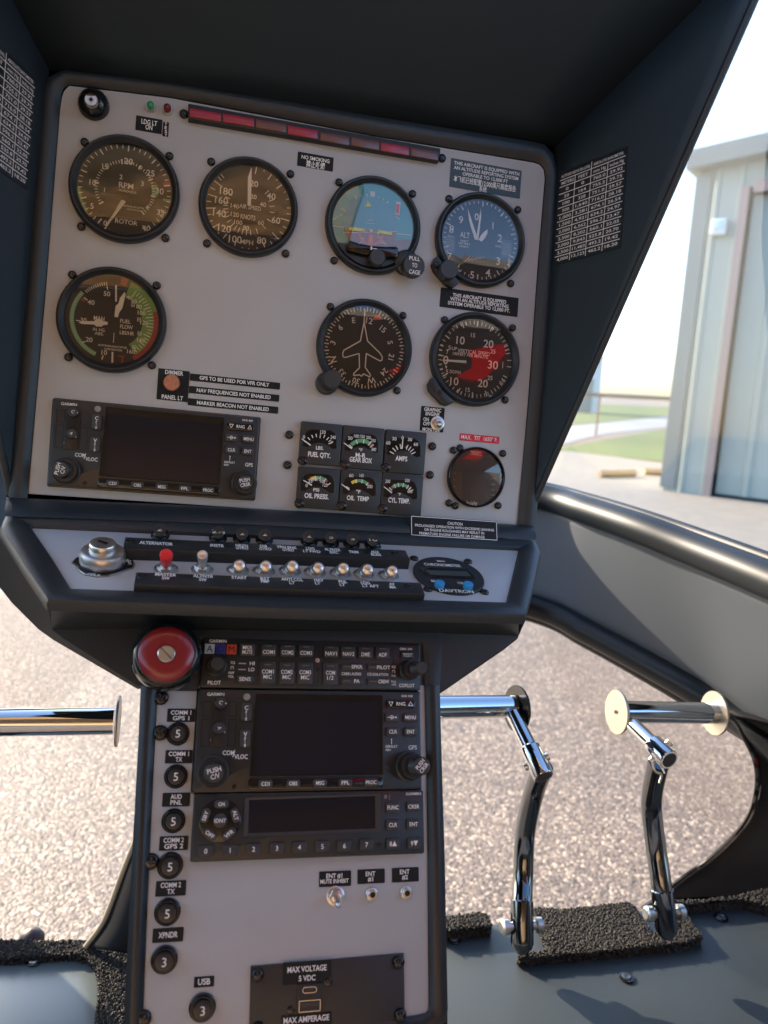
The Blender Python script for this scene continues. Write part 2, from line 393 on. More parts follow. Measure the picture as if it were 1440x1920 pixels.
# timbers on the apron
TIM=mat('orange timber',(.36,.24,.14),.7,var=.2,vscale=10)
for (x0,y0,x1,y1,lab) in ((1124,896,1190,894,'orange timber lying on the apron left of the hangar corner'),(1206,891,1262,893,'orange timber lying right against the hangar corner')):
    p,q=GP(x0,y0),GP(x1,y1); o=MB(); c=(p+q)/2; o.tube([p-c+Vector((0,0,.05)),q-c+Vector((0,0,.05))],.06,4); ob=o.build('timber',TIM,None,False); ob.location=(c.x,c.y,.012); tag(ob,lab,'timber','timbers lying on the apron')
# far white building at the left of the window
p=GP(1096,760); WB=mat('far white wall',(.55,.58,.58),.7)
dist=p.y
e=bpy.data.objects.new('far_shed',None); SC.collection.objects.link(e)
c=PX(1085,752,60); e.location=(c.x,c.y,0); tag(e,'small pale far shed showing beside the black hood edge','shed')
mb=MB(); 
for x0,x1,y0,y1,z0,z1 in ((-1.9,1.7,0,5,0,4.2),):
    mb.prism([(x0,y0),(x1,y0),(x1,y1),(x0,y1)],z0,z1)
mb.build('wall',WB,e,False)
mb=MB(); mb.add([(-2.1,-.3,4.2),(1.9,-.3,4.2),(1.9,2.5,5.0),(-2.1,2.5,5.0),(1.9,5.3,4.2),(-2.1,5.3,4.2)],[(0,1,2,3),(3,2,4,5)]); mb.build('roof',TRIM,e,False)
mb=MB(); mb.prism([(-.2,-.03),(1.1,-.03),(1.1,.02),(-.2,.02)],0.0,2.6); mb.build('door',TRIM,e,False)

# ================================================================ NOSE FRAME: rails, side skin, chin window
def mobj(name,mb,m,label,cat,group=None,smooth=True,org=None):
    # re-centre the mesh on its own origin
    n=len(mb.v); c=org or Vector((sum(v[0] for v in mb.v)/n,sum(v[1] for v in mb.v)/n,sum(v[2] for v in mb.v)/n))
    mb.v=[(v[0]-c.x,v[1]-c.y,v[2]-c.z) for v in mb.v]
    o=mb.build(name,m,None,smooth); o.location=c; tag(o,label,cat,group); return o
e=bpy.data.objects.new('nose_frame',None); SC.collection.objects.link(e); NF=e; NF.location=PX(1000,1000,1.2)
tag(NF,'glossy black window frame and grey band wrapping round the cockpit nose','window frame')
def nf(mb,name,m,smooth=True):
    mb.v=[tuple(Vector(v)-NF.location) for v in mb.v]; return mb.build(name,m,NF,smooth)
up=[(-190,838,.80),(0,838,.92),(200,842,1.12),(480,858,1.30),(760,880,1.34),(1010,930,1.24),(1100,957,1.15),(1200,991,1.05),(1300,1030,.97),(1440,1086,.86),(1600,1155,.76)]
U3=spline([PX(*p) for p in up],6)
mb=MB(); mb.tube(U3,.021,20); nf(mb,'window_rail',RAILM)
up2=[(x,y-dy,z+.012) for (x,y,z),dy in zip(up,(22,21,19,18,18,20,24,28,33,39,46))]
mb=MB(); mb.tube(spline([PX(*p) for p in up2],6),.0075,12); nf(mb,'gasket',BLKM)
lo=[(-190,1075,.78),(0,1058,.90),(200,1055,1.08),(480,1065,1.22),(760,1085,1.24),(1000,1137,1.20),(1100,1184,1.15),(1200,1237,1.09),(1300,1293,1.03),(1370,1337,.99),(1440,1392,.94),(1600,1530,.85)]
L3=spline([PX(*p) for p in lo],6)
mb=MB(); mb.tube(L3,.0185,20); nf(mb,'chin_rail',FRAMEM)
lo2=[(x,y+dy,z+.014) for (x,y,z),dy in zip(lo,(16,16,16,16,16,15,16,18,20,16,10,10))]
mb=MB(); mb.tube(spline([PX(*p) for p in lo2],6),.013,12); nf(mb,'lower_gasket',FRAMEM)
# side skin between the rails
NN=61
def resamp(path,n):
    P=[Vector(p) for p in path]; ln=[0]
    for i in range(1,len(P)): ln.append(ln[-1]+(P[i]-P[i-1]).length)
    out=[]
    for k in range(n):
        t=ln[-1]*k/(n-1); i=1
        while i<len(P)-1 and ln[i]<t: i+=1
        f_=(t-ln[i-1])/max(1e-9,ln[i]-ln[i-1]); out.append(P[i-1].lerp(P[i],f_))
    return out
A=resamp(U3,NN);B=resamp(L3,NN); v=[];f=[]
for a,b in zip(A,B):
    for k in range(7):
        t=k/6; p=a.lerp(b,t); bul=math.sin(math.pi*t)*.012; v.append(tuple(p+Vector((0,.010+bul,0))))
for i in range(NN-1):
    for k in range(6): f.append((i*7+k,(i+1)*7+k,(i+1)*7+k+1,i*7+k+1))
mb=MB(); mb.add(v,f); o=nf(mb,'side_skin',SIDEM); md=o.modifiers.new('thick','SOLIDIFY'); md.thickness=.003
# chin frame web on the right: outline of the bubble opening, built out to the floor
arc=[(1309,1318),(1375,1350),(1397,1385),(1414,1419),(1421,1454),(1418,1492),(1405,1531),(1375,1570),(1328,1613),(1285,1643),(1255,1667),(1205,1706)]
def mixz(b,y,y0,dy,t):
    f_=min(1,max(0,(y-y0)/dy)); return b*(1-f_)+t*f_
arc3=spline([PX(x,y,mixz(1.03-.10*max(0,(x-1300))/120,y,1500,120,1.11)) for x,y in arc],4)
out=[(1380,1345),(1480,1370),(1530,1400),(1560,1440),(1580,1480),(1590,1540),(1580,1610),(1560,1660),(1540,1700),(1480,1725),(1400,1740),(1280,1760)]
out3=spline([PX(x,y,mixz(.97-.12*max(0,(x-1300))/280,y,1450,170,1.13)) for x,y in out],4)
v=[];f=[];n=5
for a,b in zip(arc3,out3):
    for k in range(n):
        t=k/(n-1); v.append(tuple(a.lerp(b,t)+Vector((.0,.02*math.sin(t*math.pi),0))))
for i in range(len(arc3)-1):
    for k in range(n-1): f.append((i*n+k,(i+1)*n+k,(i+1)*n+k+1,i*n+k+1))
mb=MB(); mb.add(v,f); o=nf(mb,'chin_web',mat('satin black web',(.014,.015,.017),.6,spec=.12,var=.25,vscale=20,bump=.1,scale=40)); md=o.modifiers.new('thick','SOLIDIFY'); md.thickness=.004
mb=MB(); mb.tube(arc3,.0035,8); nf(mb,'edge_seal',BLKG)
arcl=[(262,1560),(250,1585),(228,1640),(208,1695),(190,1735),(160,1775)]
al3=spline([PX(x,y,.86) for x,y in arcl],4); ol3=spline([PX(x,y,.84) for x,y in [(300,1540),(300,1590),(290,1650),(280,1700),(270,1750),(250,1790)]],4)
v=[];f=[]
for a,b in zip(al3,ol3): v+=[tuple(a),tuple(b)]
for i in range(len(al3)-1): f.append((2*i,2*i+2,2*i+3,2*i+1))
mb=MB(); mb.add(v,f); o=nf(mb,'chin_web',MT['satin black web']); md=o.modifiers.new('thick','SOLIDIFY'); md.thickness=.004
mb=MB(); mb.tube(al3,.003,8); nf(mb,'edge_seal',mat('pale seal',(.45,.40,.28),.4))
# acrylic: windshield above the rail, chin bubble below
TOPS=[PX(x,y,z) for x,y,z in ((-190,-700,.75),(0,-650,.95),(200,-600,1.1),(480,-560,1.2),(760,-560,1.25),(1010,-520,1.2),(1100,-480,1.12),(1200,-450,1.04),(1300,-420,.96),(1440,-380,.86),(1600,-340,.76))]
A=resamp(U3,31);B=resamp(spline(TOPS,6),31);v=[];f=[]
for a,b in zip(A,B):
    for k in range(9):
        t=k/8; v.append(tuple(a.lerp(b,t)+Vector((0,.03+.10*math.sin(math.pi*t),0))))
for i in range(30):
    for k in range(8): f.append((i*9+k,(i+1)*9+k,(i+1)*9+k+1,i*9+k+1))
def mglass(v,f,name,label):
    mb=MB(); mb.add(v,f); o=mobj(name,mb,WGLASS,label,'window pane'); return o
mglass(v,f,'windshield','clear curved acrylic windshield above the black nose rail')
BOT=[PX(x,y,z) for x,y,z in ((-190,1800,1.0),(0,1790,1.05),(200,1780,1.12),(480,1770,1.18),(760,1760,1.2),(1000,1745,1.2),(1100,1740,1.2),(1200,1735,1.2),(1300,1735,1.2),(1370,1735,1.2),(1440,1735,1.2),(1600,1735,1.15))]
A=resamp(L3,31);B=resamp(spline(BOT,6),31);v=[];f=[]
for a,b in zip(A,B):
    for k in range(9):
        t=k/8; v.append(tuple(a.lerp(b,t)+Vector((0,.03+.10*math.sin(math.pi*t),0))))
for i in range(30):
    for k in range(8): f.append((i*9+k,(i+1)*9+k,(i+1)*9+k+1,i*9+k+1))
mglass(v,f,'chin_window','clear bulged acrylic chin window below the grey band, gravel seen through it')

# ================================================================ FLOOR, CARPET
FZ=EYE.z-.645
def FP(x,y,h=0): return GP(x,y,FZ+h)
def slab(name,px,z0,z1,m,b=.003,parent=None,label=None,cat=None,kind=None):
    P=[FP(x,y,z1) for x,y in px]; c=P[0].copy(); c.z=FZ
    mb=MB(); mb.prism([(p.x-c.x,p.y-c.y) for p in P],z0,z1,b); o=mb.build(name,m,None); o.location=c
    tag(o,label,cat,None,kind); return o
slab('floor',[(820,1742),(840,1738),(935,1730),(1000,1716),(1190,1706),(1262,1703),(1440,1690),(1700,1665),(1900,2300),(700,2300)],-.03,0,FLOORM,.004,kind='structure')
slab('floor',[(-300,1775),(0,1770),(150,1768),(250,1755),(300,1755),(300,2300),(-400,2300)],-.03,-.004,DARKC,.003,kind='structure')
fp=slab('floor_plate',[(-60,1796),(40,1797),(100,1792),(140,1790),(165,1796),(182,1815),(187,1850),(183,1900),(165,2100),(-120,2100)],0,.006,mat('grey green satin plate',(.13,.155,.15),.30,var=.1,vscale=8),.003,label='grey satin floor plate at bottom left ringed by dark carpet',cat='floor plate')
def add_floor_screw(px,py,label):
    p=FP(px,py,.001); e_=bpy.data.objects.new('floor_screw',None); SC.collection.objects.link(e_); e_.location=p; tag(e_,label,'screw','screws in the floor panels')
    mb=MB(); mb.lathe([(.0085,0),(.0085,.0008),(.007,.0012)],0,0,20); mb.build('washer',BLKG,e_)
    mb=MB(); mb.lathe([(.0055,.0012),(.0052,.002),(.004,.0025),(.002,.0018),(0,.0016)],0,0,20); mb.build('head',SIL if px<500 else mat('dark steel',(.12,.13,.14),.3,.8),e_); return e_
s_=add_floor_screw(64,1811,'bright screw in the plate at bottom left'); s_.location.z+=.006
add_floor_screw(851,1761,'dark screw in the floor beside the pedestal edge'); add_floor_screw(1175,1833,'dark screw in the floor below the carpet flap'); add_floor_screw(1352,1720,'dark screw in the floor near the right carpet strip')
CB=mat('golden brown carpet fibre',(.22,.13,.05),.8)
def carpet(name,px,h,label,n,base=0,tuft=.0024,pxs=None):
    """a pad with rounded edge, its pile of looped tufts as a part"""
    P=[FP(x,y,base+h) for x,y in px]; c=P[0].copy(); c.z=FZ+base
    poly=[(p.x-c.x,p.y-c.y) for p in P]
    e_=bpy.data.objects.new(name,None); SC.collection.objects.link(e_); e_.location=c; tag(e_,label,'carpet')
    mb=MB(); mb.prism(poly,-.004,h,min(h*.45,.006)); mb.build('backing',mat('carpet backing',(.012,.012,.012),.9),e_)
    xs=[q[0] for q in poly]; ys=[q[1] for q in poly]
    def inside(x,y):
        r=False;j=len(poly)-1
        for i in range(len(poly)):
            if (poly[i][1]>y)!=(poly[j][1]>y) and x<(poly[j][0]-poly[i][0])*(y-poly[i][1])/(poly[j][1]-poly[i][1])+poly[i][0]: r=not r
            j=i
        return r
    mb=MB(); k=0; tries=0
    def tuftat(p,nrm,s):
        u=nrm.cross(Vector((random.random(),random.random(),random.random()+.1))).normalized(); w_=nrm.cross(u)
        a=random.uniform(0,6.28); u,w_=u*math.cos(a)+w_*math.sin(a),w_*math.cos(a)-u*math.sin(a)
        t=(nrm+u*random.uniform(-.7,.7)+w_*random.uniform(-.7,.7)).normalized()
        q=[p+u*s*.5,p+w_*s*.45,p-u*s*.5,p-w_*s*.45]; m_=[x+t*s*.9+(x-p)*.2 for x in q]; tp=p+t*s*1.4
        mb.add(q+m_+[tp],[(0,1,5,4),(1,2,6,5),(2,3,7,6),(3,0,4,7),(4,5,8),(5,6,8),(6,7,8),(7,4,8)])
    n=int(n*1.6)
    while k<n and tries<n*40:
        tries+=1; x=random.uniform(min(xs),max(xs)); y=random.uniform(min(ys),max(ys))
        if inside(x,y): tuftat(Vector((x,y,h-.001)),Vector((0,0,1)),tuft*random.uniform(.6,1.2)); k+=1
    A_=sum(poly[i][0]*poly[(i+1)%len(poly)][1]-poly[(i+1)%len(poly)][0]*poly[i][1] for i in range(len(poly)))
    for i in range(len(poly)):
        a=Vector(poly[i]);b2=Vector(poly[(i+1)%len(poly)]); d=b2-a; nr=Vector((d.y,-d.x,0)).normalized()*(1 if A_>0 else -1)
        for q in range(int(d.length*h/(tuft*tuft)*1.6)+2):
            t=random.random(); z=random.uniform(0,h); tuftat(Vector((a.x+d.x*t,a.y+d.y*t,z)),(nr+Vector((0,0,z/h*.8))).normalized(),tuft*random.uniform(.6,1.2))
    mb.build('pile',CARP,e_,False)
    mb=MB(); mb.tube([(x,y,h-.0015) for x,y in poly+poly[:1]],.0018,8); mb.build('edge_binding',mat('black edge binding',(.010,.010,.010),.8,spec=.3),e_); return e_
carpet('carpet',[(822,1722),(836,1720),(900,1712),(915,1717),(919,1735),(880,1738),(836,1744),(822,1745)],.014,'short dark carpet strip on the floor beside the pedestal right edge',500)
carpet('carpet',[(1002,1704),(1060,1706),(1120,1700),(1178,1692),(1194,1708),(1222,1750),(1230,1750),(1306,1746),(1312,1756),(1290,1764),(1180,1777),(1120,1783),(1042,1789),(974,1796),(974,1789),(1034,1783),(1020,1750)],.011,'wide black carpet flap between the two chrome pedal levers',3600)
carpet('carpet',[(1262,1690),(1330,1688),(1390,1680),(1440,1668),(1560,1640),(1600,1690),(1480,1706),(1430,1695),(1390,1684),(1330,1689),(1276,1695),(1266,1690)],.014,'dark carpet strip running right from the outer chrome lever',900)
carpet('carpet',[(1264,1698),(1272,1700),(1314,1752),(1310,1757),(1300,1754),(1262,1712)],.012,'thin sunlit carpet edge right of the outer lever base',260)
carpet('carpet',[(-80,1762),(0,1764),(60,1766),(150,1765),(200,1758),(262,1746),(262,2000),(175,2000),(184,1900),(190,1850),(186,1815),(168,1794),(140,1787),(90,1790),(0,1796),(-80,1797)],.014,'L shaped dark looped carpet around the left floor plate',3400)
mb=MB(); c=PX(55,1762,.86); mb.v=[]; mb.lathe([(.014,-.02),(.014,0),(.010,.006),(.005,.009),(0,.010)],0,0,20); o=mb.build('rubber_bumper',mat('brown rubber',(.06,.035,.035),.5),None); o.location=FP(55,1768,.0)+Vector((0,.012,-.002)); tag(o,'small brown domed bumper behind the left carpet rim','bumper')

# ================================================================ PEDALS
def pedal_tube(name,pts,r,parent,org,m=CHR,n=28,sm=True):
    mb=MB(); mb.tube([Vector(p)-org for p in pts],r,n); return mb.build(name,m,parent,sm)
def disc(name,c,axis,r,th,parent,org,m=ALU,hole=True):
    mb=MB(); q=axis.normalized(); mb.tube([c-q*th/2-org,c-q*th*.3-org,c+q*th*.3-org,c+q*th/2-org],[r*.985,r,r,r*.985],40)
    return mb.build(name,m,parent)
def pedal(label,tube0,tube1,disc0,disc1,arm,lever,zt,za,zl,base,rt=.0127):
    org=FP(*base); e_=bpy.data.objects.new('rudder_pedal',None); SC.collection.objects.link(e_); e_.location=org; tag(e_,label,'pedal','chrome tail rotor pedals')
    a=PX(*tube0,zt[0]); b=PX(*tube1,zt[1]); ax=(b-a).normalized()
    pedal_tube('foot_bar',[a,b],rt,e_,org)
    if disc0: disc('end_disc',PX(*disc0,zt[0]),ax,disc0_r,.003,e_,org)
    if disc1: disc('end_disc',PX(*disc1,zt[1]),ax,disc1_r,.003,e_,org,BLKG if disc1_r>.0265 else ALU)
    P=[PX(x,y,z) for (x,y),z in zip(arm,za)]
    ar=pedal_tube('arm',P[:2],.0085,e_,org)
    d=(P[1]-P[0]).normalized(); s0=P[0]+(P[1]-P[0])*.55
    mb=MB(); mb.tube([q-org for q in (s0,s0+d*.002,P[1],P[1]+d*.0012)],[.0098,.0114,.0114,.0106],28); sv=mb.build('sleeve',CHR,e_)
    mb=MB(); mb.tube([q-org for q in (P[1]+d*.001,P[1]+d*.0016)],.0084,28); mb.build('bore_shade_cap',BLKM,sv)  # black cap paints the shade inside the open sleeve end
    LV=spline([PX(x,y,z) for (x,y),z in zip(lever,zl)],6)
    pedal_tube('lever',LV,.0118,e_,org,DCHR)
    d2=(LV[-1]-LV[-5]).normalized(); q=LV[-1]
    mb=MB(); mb.tube([x-org for x in (q-d2*.045,q-d2*.044,q-d2*.001,q+d2*.004,q+d2*.010)],[.0118,.0130,.0130,.011,.006],28); mb.build('collar',DCHR,e_)
    for k in (-1,1):
        cc=q-d2*.018+XW*.0165*k
        mb=MB(); mb.tube([x-org for x in (cc-XW*.008*k,cc,cc+XW*.0005*k,cc+XW*.007*k,cc+XW*.009*k)],[.005,.005,.0085,.0085,.006],14); mb.build('bolt',SIL,e_)
    # clevis pin and clip at the sleeve
    for k in (-1,1):
        cc=P[0].lerp(P[1],.78); side=d.cross((P[1]-EYE).normalized()).normalized()
        mb=MB(); mb.tube([x-org for x in (cc+side*k*.011,cc+side*k*.0145,cc+side*k*.0150)],[.0045,.0045,.003],12); mb.build('pin',SIL,e_)
    return e_,org,P
disc0_r,disc1_r=.025,.0268
e1,o1,P1_=pedal('chrome pedal with bent lever nearer the pedestal, bar passing behind it',(700,1328),(962,1324),None,(969,1329),[(962,1338),(1019,1455)],[(1018,1440),(1000,1490),(985,1560),(981,1640),(979,1700),(979,1770)],(.835,.905),(.89,.835),(.875,.91,.925,.92,.90,.885),(979,1785))
disc0_r,disc1_r=.0252,.0260
e2,o2,P2_=pedal('outermost chrome pedal with two pale end discs at the right',(1157,1335),(1348,1337),(1157,1335),(1340,1337),[(1187,1360),(1254,1424)],[(1236,1425),(1224,1480),(1222,1520),(1230,1590),(1240,1660),(1250,1742)],(.905,.936),(.885,.83),(.868,.905,.92,.92,.91,.905),(1250,1755))
dc=PX(1157,1335,.904)-XW*.002; mb=MB(); mb.tube([dc-o2,dc-XW*.0006-o2],.0022,12); mb.build('centre_hole',BLKM,e2)
mb=MB(); cc=P2_[0].lerp(P2_[1],.62)
mb.tube(spline([PX(1214,1388,.865)-o2,PX(1220,1412,.86)-o2,PX(1228,1445,.858)-o2,PX(1240,1452,.858)-o2,PX(1236,1468,.858)-o2],6),.0012,8); mb.tube([PX(1222,1402,.86)-o2,PX(1246,1450,.856)-o2],.0010,8); mb.build('safety_clip',SIL,e2)
org=PX(100,1355,.76); e3=bpy.data.objects.new('rudder_pedal',None); SC.collection.objects.link(e3); e3.location=org; tag(e3,'straight chrome foot bar at the left of the pedestal','pedal','chrome tail rotor pedals')
a=PX(-200,1357,.70); b=PX(214,1352,.745); pedal_tube('foot_bar',[a,b],.0127,e3,org)
ax=(b-a).normalized(); disc('end_disc',PX(221,1352,.745),ax,.0238,.0025,e3,org)


# ================================================================ CABIN ROUND THE LENS (unseen roof, bench, post, doors and sheets added for shade and reflections)
TAN=mat('tan leather seat',(.42,.27,.14),.5,var=.15,vscale=12,bump=.3,scale=300)
LIN=mat('beige cabin lining',(.30,.275,.25),.7,var=.12,vscale=6)
DLIN=mat('dark grey door lining',(.035,.045,.055),.6,var=.12,vscale=6)
e=bpy.data.objects.new('cabin_roof',None); SC.collection.objects.link(e); e.location=(0,-.4,EYE.z+.33); tag(e,'unseen beige lined cabin roof added for shade and dial reflections','cabin roof')  # roof added out of view for shade and warm dial reflections
mb=MB(); mb.prism(rrect(1.40,1.38,.12,6,-.27,-.17),0,.03,.01,True)
WG=[(.62,.02),(.72,-.15),(.80,-.7),(.55,-.7),(.60,-.35),(.50,-.12)]  # wedge cut-out shaped for the red reflection in one dial
for pl_ in ([(.39,-1.25),(.67,-1.25),(.67,-.7),WG[3],WG[4],WG[5],WG[0],(.62,.12),(.39,.12)],[(.67,-1.25),(1.05,-1.25),(1.05,.12),(.62,.12),WG[0],WG[1],WG[2],(.67,-.7)]): mb.prism([(x,y+.4) for x,y in pl_],.001,.029,0,True)
mb.build('lining',LIN,e)
mb=MB(); mb.prism([(-1.1,-.82),(1.35,-.82),(1.35,-.78),(-1.1,-.78)],-1.0,0); mb.build('rear_wall',LIN,e,False)  # unseen wall, widened to block sky reflections in the dials
e=bpy.data.objects.new('bench_seat',None); SC.collection.objects.link(e); e.location=(.05,-.75,FZ); tag(e,'tan leather bench seat added unseen behind the lens for shade','seat')  # bench added out of view to shade the panel
mb=MB(); mb.prism(rrect(1.25,.55,.08,5),.15,.42,.03,True); mb.build('seat',TAN,e)
mb=MB(); mb.prism(rrect(1.25,.14,.06,5,0,-.30),.36,.98,.03,True); mb.build('backrest',TAN,e)
e=bpy.data.objects.new('shade_post',None); SC.collection.objects.link(e); e.location=(-.585,1.13,0); tag(e,'unseen broad black post added to shade the console left side','shade post')  # added out of view along the sun direction to shade the console side
mb=MB(); mb.prism([(-.16,-.12),(-.13,-.16),(.14,.06),(.11,.10)],.55,2.0,.01,True); mb.build('post',FRAMEM,e)
for k,x0,lab in ((-1,-.80,'unseen dark lined left cabin door added for darker reflections'),(1,.88,'unseen dark lined right cabin door added for darker reflections')):  # unseen doors added to darken the chrome and the ambient light
    e=bpy.data.objects.new('cabin_door',None); SC.collection.objects.link(e); e.location=(x0,-.3,FZ-.05); tag(e,lab,'door')
    mb=MB(); mb.prism([(-.02,-.9),(.02,-.9),(.02,.75),(-.02,.75)],0,.58,.006,True); mb.build('panel',DLIN,e)
    mb=MB(); mb.tube([(-.03*k,-.2,.36),(-.06*k,-.18,.36),(-.06*k,.05,.36),(-.03*k,.07,.36)],.009,10); mb.build('handle',BLKM,e)
for (x,y) in ((235,357),(466,391),(898,452),(211,601),(682,653),(888,675),(892,895),(300,840)):
    P=FU.hit(x,y); i_=(P-EYE).normalized(); n_=FU.ez; r_=i_-n_*2*i_.dot(n_); t=(-1.2-P.y)/r_.y; q=P+r_*t; t2=(EYE.z+.33-P.z)/r_.z; q2=P+r_*t2
    print((x,y),'back wall hit',[round(a,2) for a in q-EYE],'roof hit',[round(a,2) for a in q2-EYE])

VM=bpy.data.materials.new('tan reflection fabric'); VM.use_nodes=True; t_=VM.node_tree; t_.nodes.clear(); o_=t_.nodes.new('ShaderNodeOutputMaterial'); tl=t_.nodes.new('ShaderNodeBsdfTranslucent'); tl.inputs[0].default_value=(.75,.50,.26,1)
nz_=t_.nodes.new('ShaderNodeTexNoise'); nz_.inputs['Scale'].default_value=5; rp=t_.nodes.new('ShaderNodeValToRGB'); rp.color_ramp.elements[0].position=.30; rp.color_ramp.elements[0].color=(.40,.27,.15,1); rp.color_ramp.elements[1].position=.66; rp.color_ramp.elements[1].color=(.88,.66,.42,1)
t_.links.new(nz_.outputs[0],rp.inputs[0]); t_.links.new(rp.outputs[0],tl.inputs[0]); t_.links.new(tl.outputs[0],o_.inputs[0])
e=bpy.data.objects.new('tan_reflection_sheet',None); SC.collection.objects.link(e); e.location=(-.10,.30,EYE.z+.335); tag(e,'unseen translucent tan fabric sheet added to put warm reflections in the dials','reflection sheet')  # invented sheet out of view, mirrored as warm tones in the dials
mb=MB(); mb.prism(rrect(.56,.34,.05,5),0,.003,0,True); mb.build('fabric',VM,e)
mb=MB(); mb.tube([(x,y,.0015) for x,y in rrect(.56,.34,.05,5)+rrect(.56,.34,.05,5)[:1]],.004,8); mb.build('hem',BLKM,e)
RM=VM.copy(); RM.name='red reflection cloth'; t_=RM.node_tree  # red copy for the added sheet that one dial reflects
for n__ in t_.nodes:
    if n__.type=='VALTORGB': n__.color_ramp.elements[0].color=(.85,.06,.05,1); n__.color_ramp.elements[1].color=(.95,.09,.07,1)
e=bpy.data.objects.new('red_reflection_sheet',None); SC.collection.objects.link(e); e.location=(0,0,EYE.z+.362); tag(e,'unseen translucent red cloth sheet added to put a red reflection in a dial','cover')  # invented sheet over the cut-out, mirrored as a red wedge
mb=MB(); mb.prism(inset(WG,-.012) ,0,.002,0,True); mb.build('cloth',RM,e,False)
mb=MB(); q=inset(WG,-.012); mb.tube([(x,y,.002) for x,y in q+q[:1]],.004,8); mb.build('hem',BLKM,e)
# ================================================================ HOOD
n_=FU.ez; wR=(XA*.376+n_*.927).normalized(); wL=(XA*-.376+n_*.927).normalized(); upv=FU.ey
rd=(n_*.93+upv*.46).normalized()
c0=FU.hit(1046,272); c1=FU.hit(998,966); d0=FU.hit(88,128); d1=FU.hit(15,945)
FWR=Fr(c1,wR,(c0-c1).normalized()); FWL=Fr(d1,wL*-1,(d0-d1).normalized())
roofn=XA.cross(rd).normalized()
def isect(nw,p):      # direction of the roof / wall edge
    d=roofn.cross(nw).normalized(); return d if d.dot(n_)>0 else -d
eR=isect(FWR.ez,c0); eL=isect(FWL.ez,d0)
# outer corner: where that edge meets the straight outer lip seen from (1000,945) to (1415,0)
def lipdist(t):
    q=proj(c0+eR*t); return (q[0]-1000)*(0-945)-(q[1]-945)*(1415-1000)
lo_,hi=.001,.5
for _ in range(50):
    md_=(lo_+hi)/2
    if (proj(c0+eR*md_)[0]-1000)*945+(proj(c0+eR*md_)[1]-945)*415<0: lo_=md_
    else: hi=md_
LH=lo_; oR=c0+eR*LH; oL=d0+eL*LH
print('hood depth',LH,proj(oR),proj(oL))
org=(c0+d0)/2
e=bpy.data.objects.new('instrument_hood',None); SC.collection.objects.link(e); e.location=org; tag(e,'deep blue black glare hood with flared side walls over the instruments','glare hood')
def hood_sheet(name,P,th=.004,bev=0):
    mb=MB(); 
    v=[];f=[]
    # bilinear grid so the noise bump and shading have something to sit on
    n=8
    for i in range(n+1):
        for k in range(n+1):
            s,t=i/n,k/n; p=P[0]*(1-s)*(1-t)+P[1]*s*(1-t)+P[2]*s*t+P[3]*(1-s)*t; v.append(tuple(p-org))
    for i in range(n):
        for k in range(n): f.append((i*(n+1)+k,(i+1)*(n+1)+k,(i+1)*(n+1)+k+1,i*(n+1)+k+1))
    mb.add(v,f); o=mb.build(name,HOOD,e); md=o.modifiers.new('thick','SOLIDIFY'); md.thickness=th; md.offset=0; return o
apR=FWR.hit(999,948); apL=FWL.hit(19,925)
hood_sheet('side_wall',[c1,apR,oR,c0]); hood_sheet('side_wall',[d1,apL,oL,d0]); hood_sheet('roof',[c0,d0,oL,oR])
mb=MB(); mb.tube([x-org for x in (apR,oR)],.003,10); mb.build('lip',LEA,e)
mb=MB(); mb.tube([x-org for x in (apL,oL)],.003,10); mb.build('lip',LEA,e)
# outer skin behind the panel (closes the box towards the windshield)
mb=MB(); bk=[FU.hit(x,y,-.20) for x,y in ((95,210),(960,330),(940,900),(80,880))]; 
fr=[d0,c0,c1,d1]
mb.add([tuple(x-org) for x in fr+bk],[(0,1,5,4),(1,2,6,5),(2,3,7,6),(3,0,4,7),(4,5,6,7)]); mb.build('rear_cover',HOOD,e,False)

# ================================================================ UPPER PANEL
T=Th('instrument_board','upright grey instrument panel with black grained border under the hood','instrument panel',FU,520,560)
plate=[T.L(*p) for p in ((52,926),(58,860),(84,560),(112,205),(116,180),(120,170),(130,160),(320,183),(700,255),(1000,304),(1012,308),(1020,318),(1022,334),(1010,480),(990,760),(971,978),(968,986))]
mb=MB(); mb.prism(plate,-.003,0,.0008); T.b(mb,'face_plate',GREY)
def ringstrip(T,inner,outer,zi,zo,name,m,par=None,zm=None):
    n=len(inner); v=[];f=[]; L_=5
    for a,b in zip(inner,outer):
        for k in range(L_):
            t=k/(L_-1); zz=zi+(zo-zi)*t+(zm or 0)*math.sin(math.pi*t); v.append((a[0]+(b[0]-a[0])*t,a[1]+(b[1]-a[1])*t,zz))
    for i in range(n-1):
        for k in range(L_-1): f.append((i*L_+k,(i+1)*L_+k,(i+1)*L_+k+1,i*L_+k+1))
    mb=MB(); mb.add(v,f); return T.b(mb,name,m,parent=par)
inn=[(52,938),(58,860),(84,560),(112,205),(115,180),(119,168),(130,160),(320,183),(700,255),(1000,304),(1012,308),(1020,318),(1022,334),(1010,480),(990,760),(968,990)]
out_=[(17,935),(28,830),(50,560),(80,200),(83,172),(92,150),(120,136),(320,158),(700,222),(990,268),(1018,275),(1034,292),(1042,325),(1035,480),(1018,760),(1001,990)]
ringstrip(T,[T.L(*p) for p in inn],[T.L(*p) for p in out_],.0012,.004,'border',LEA,zm=.003)
Th0=T

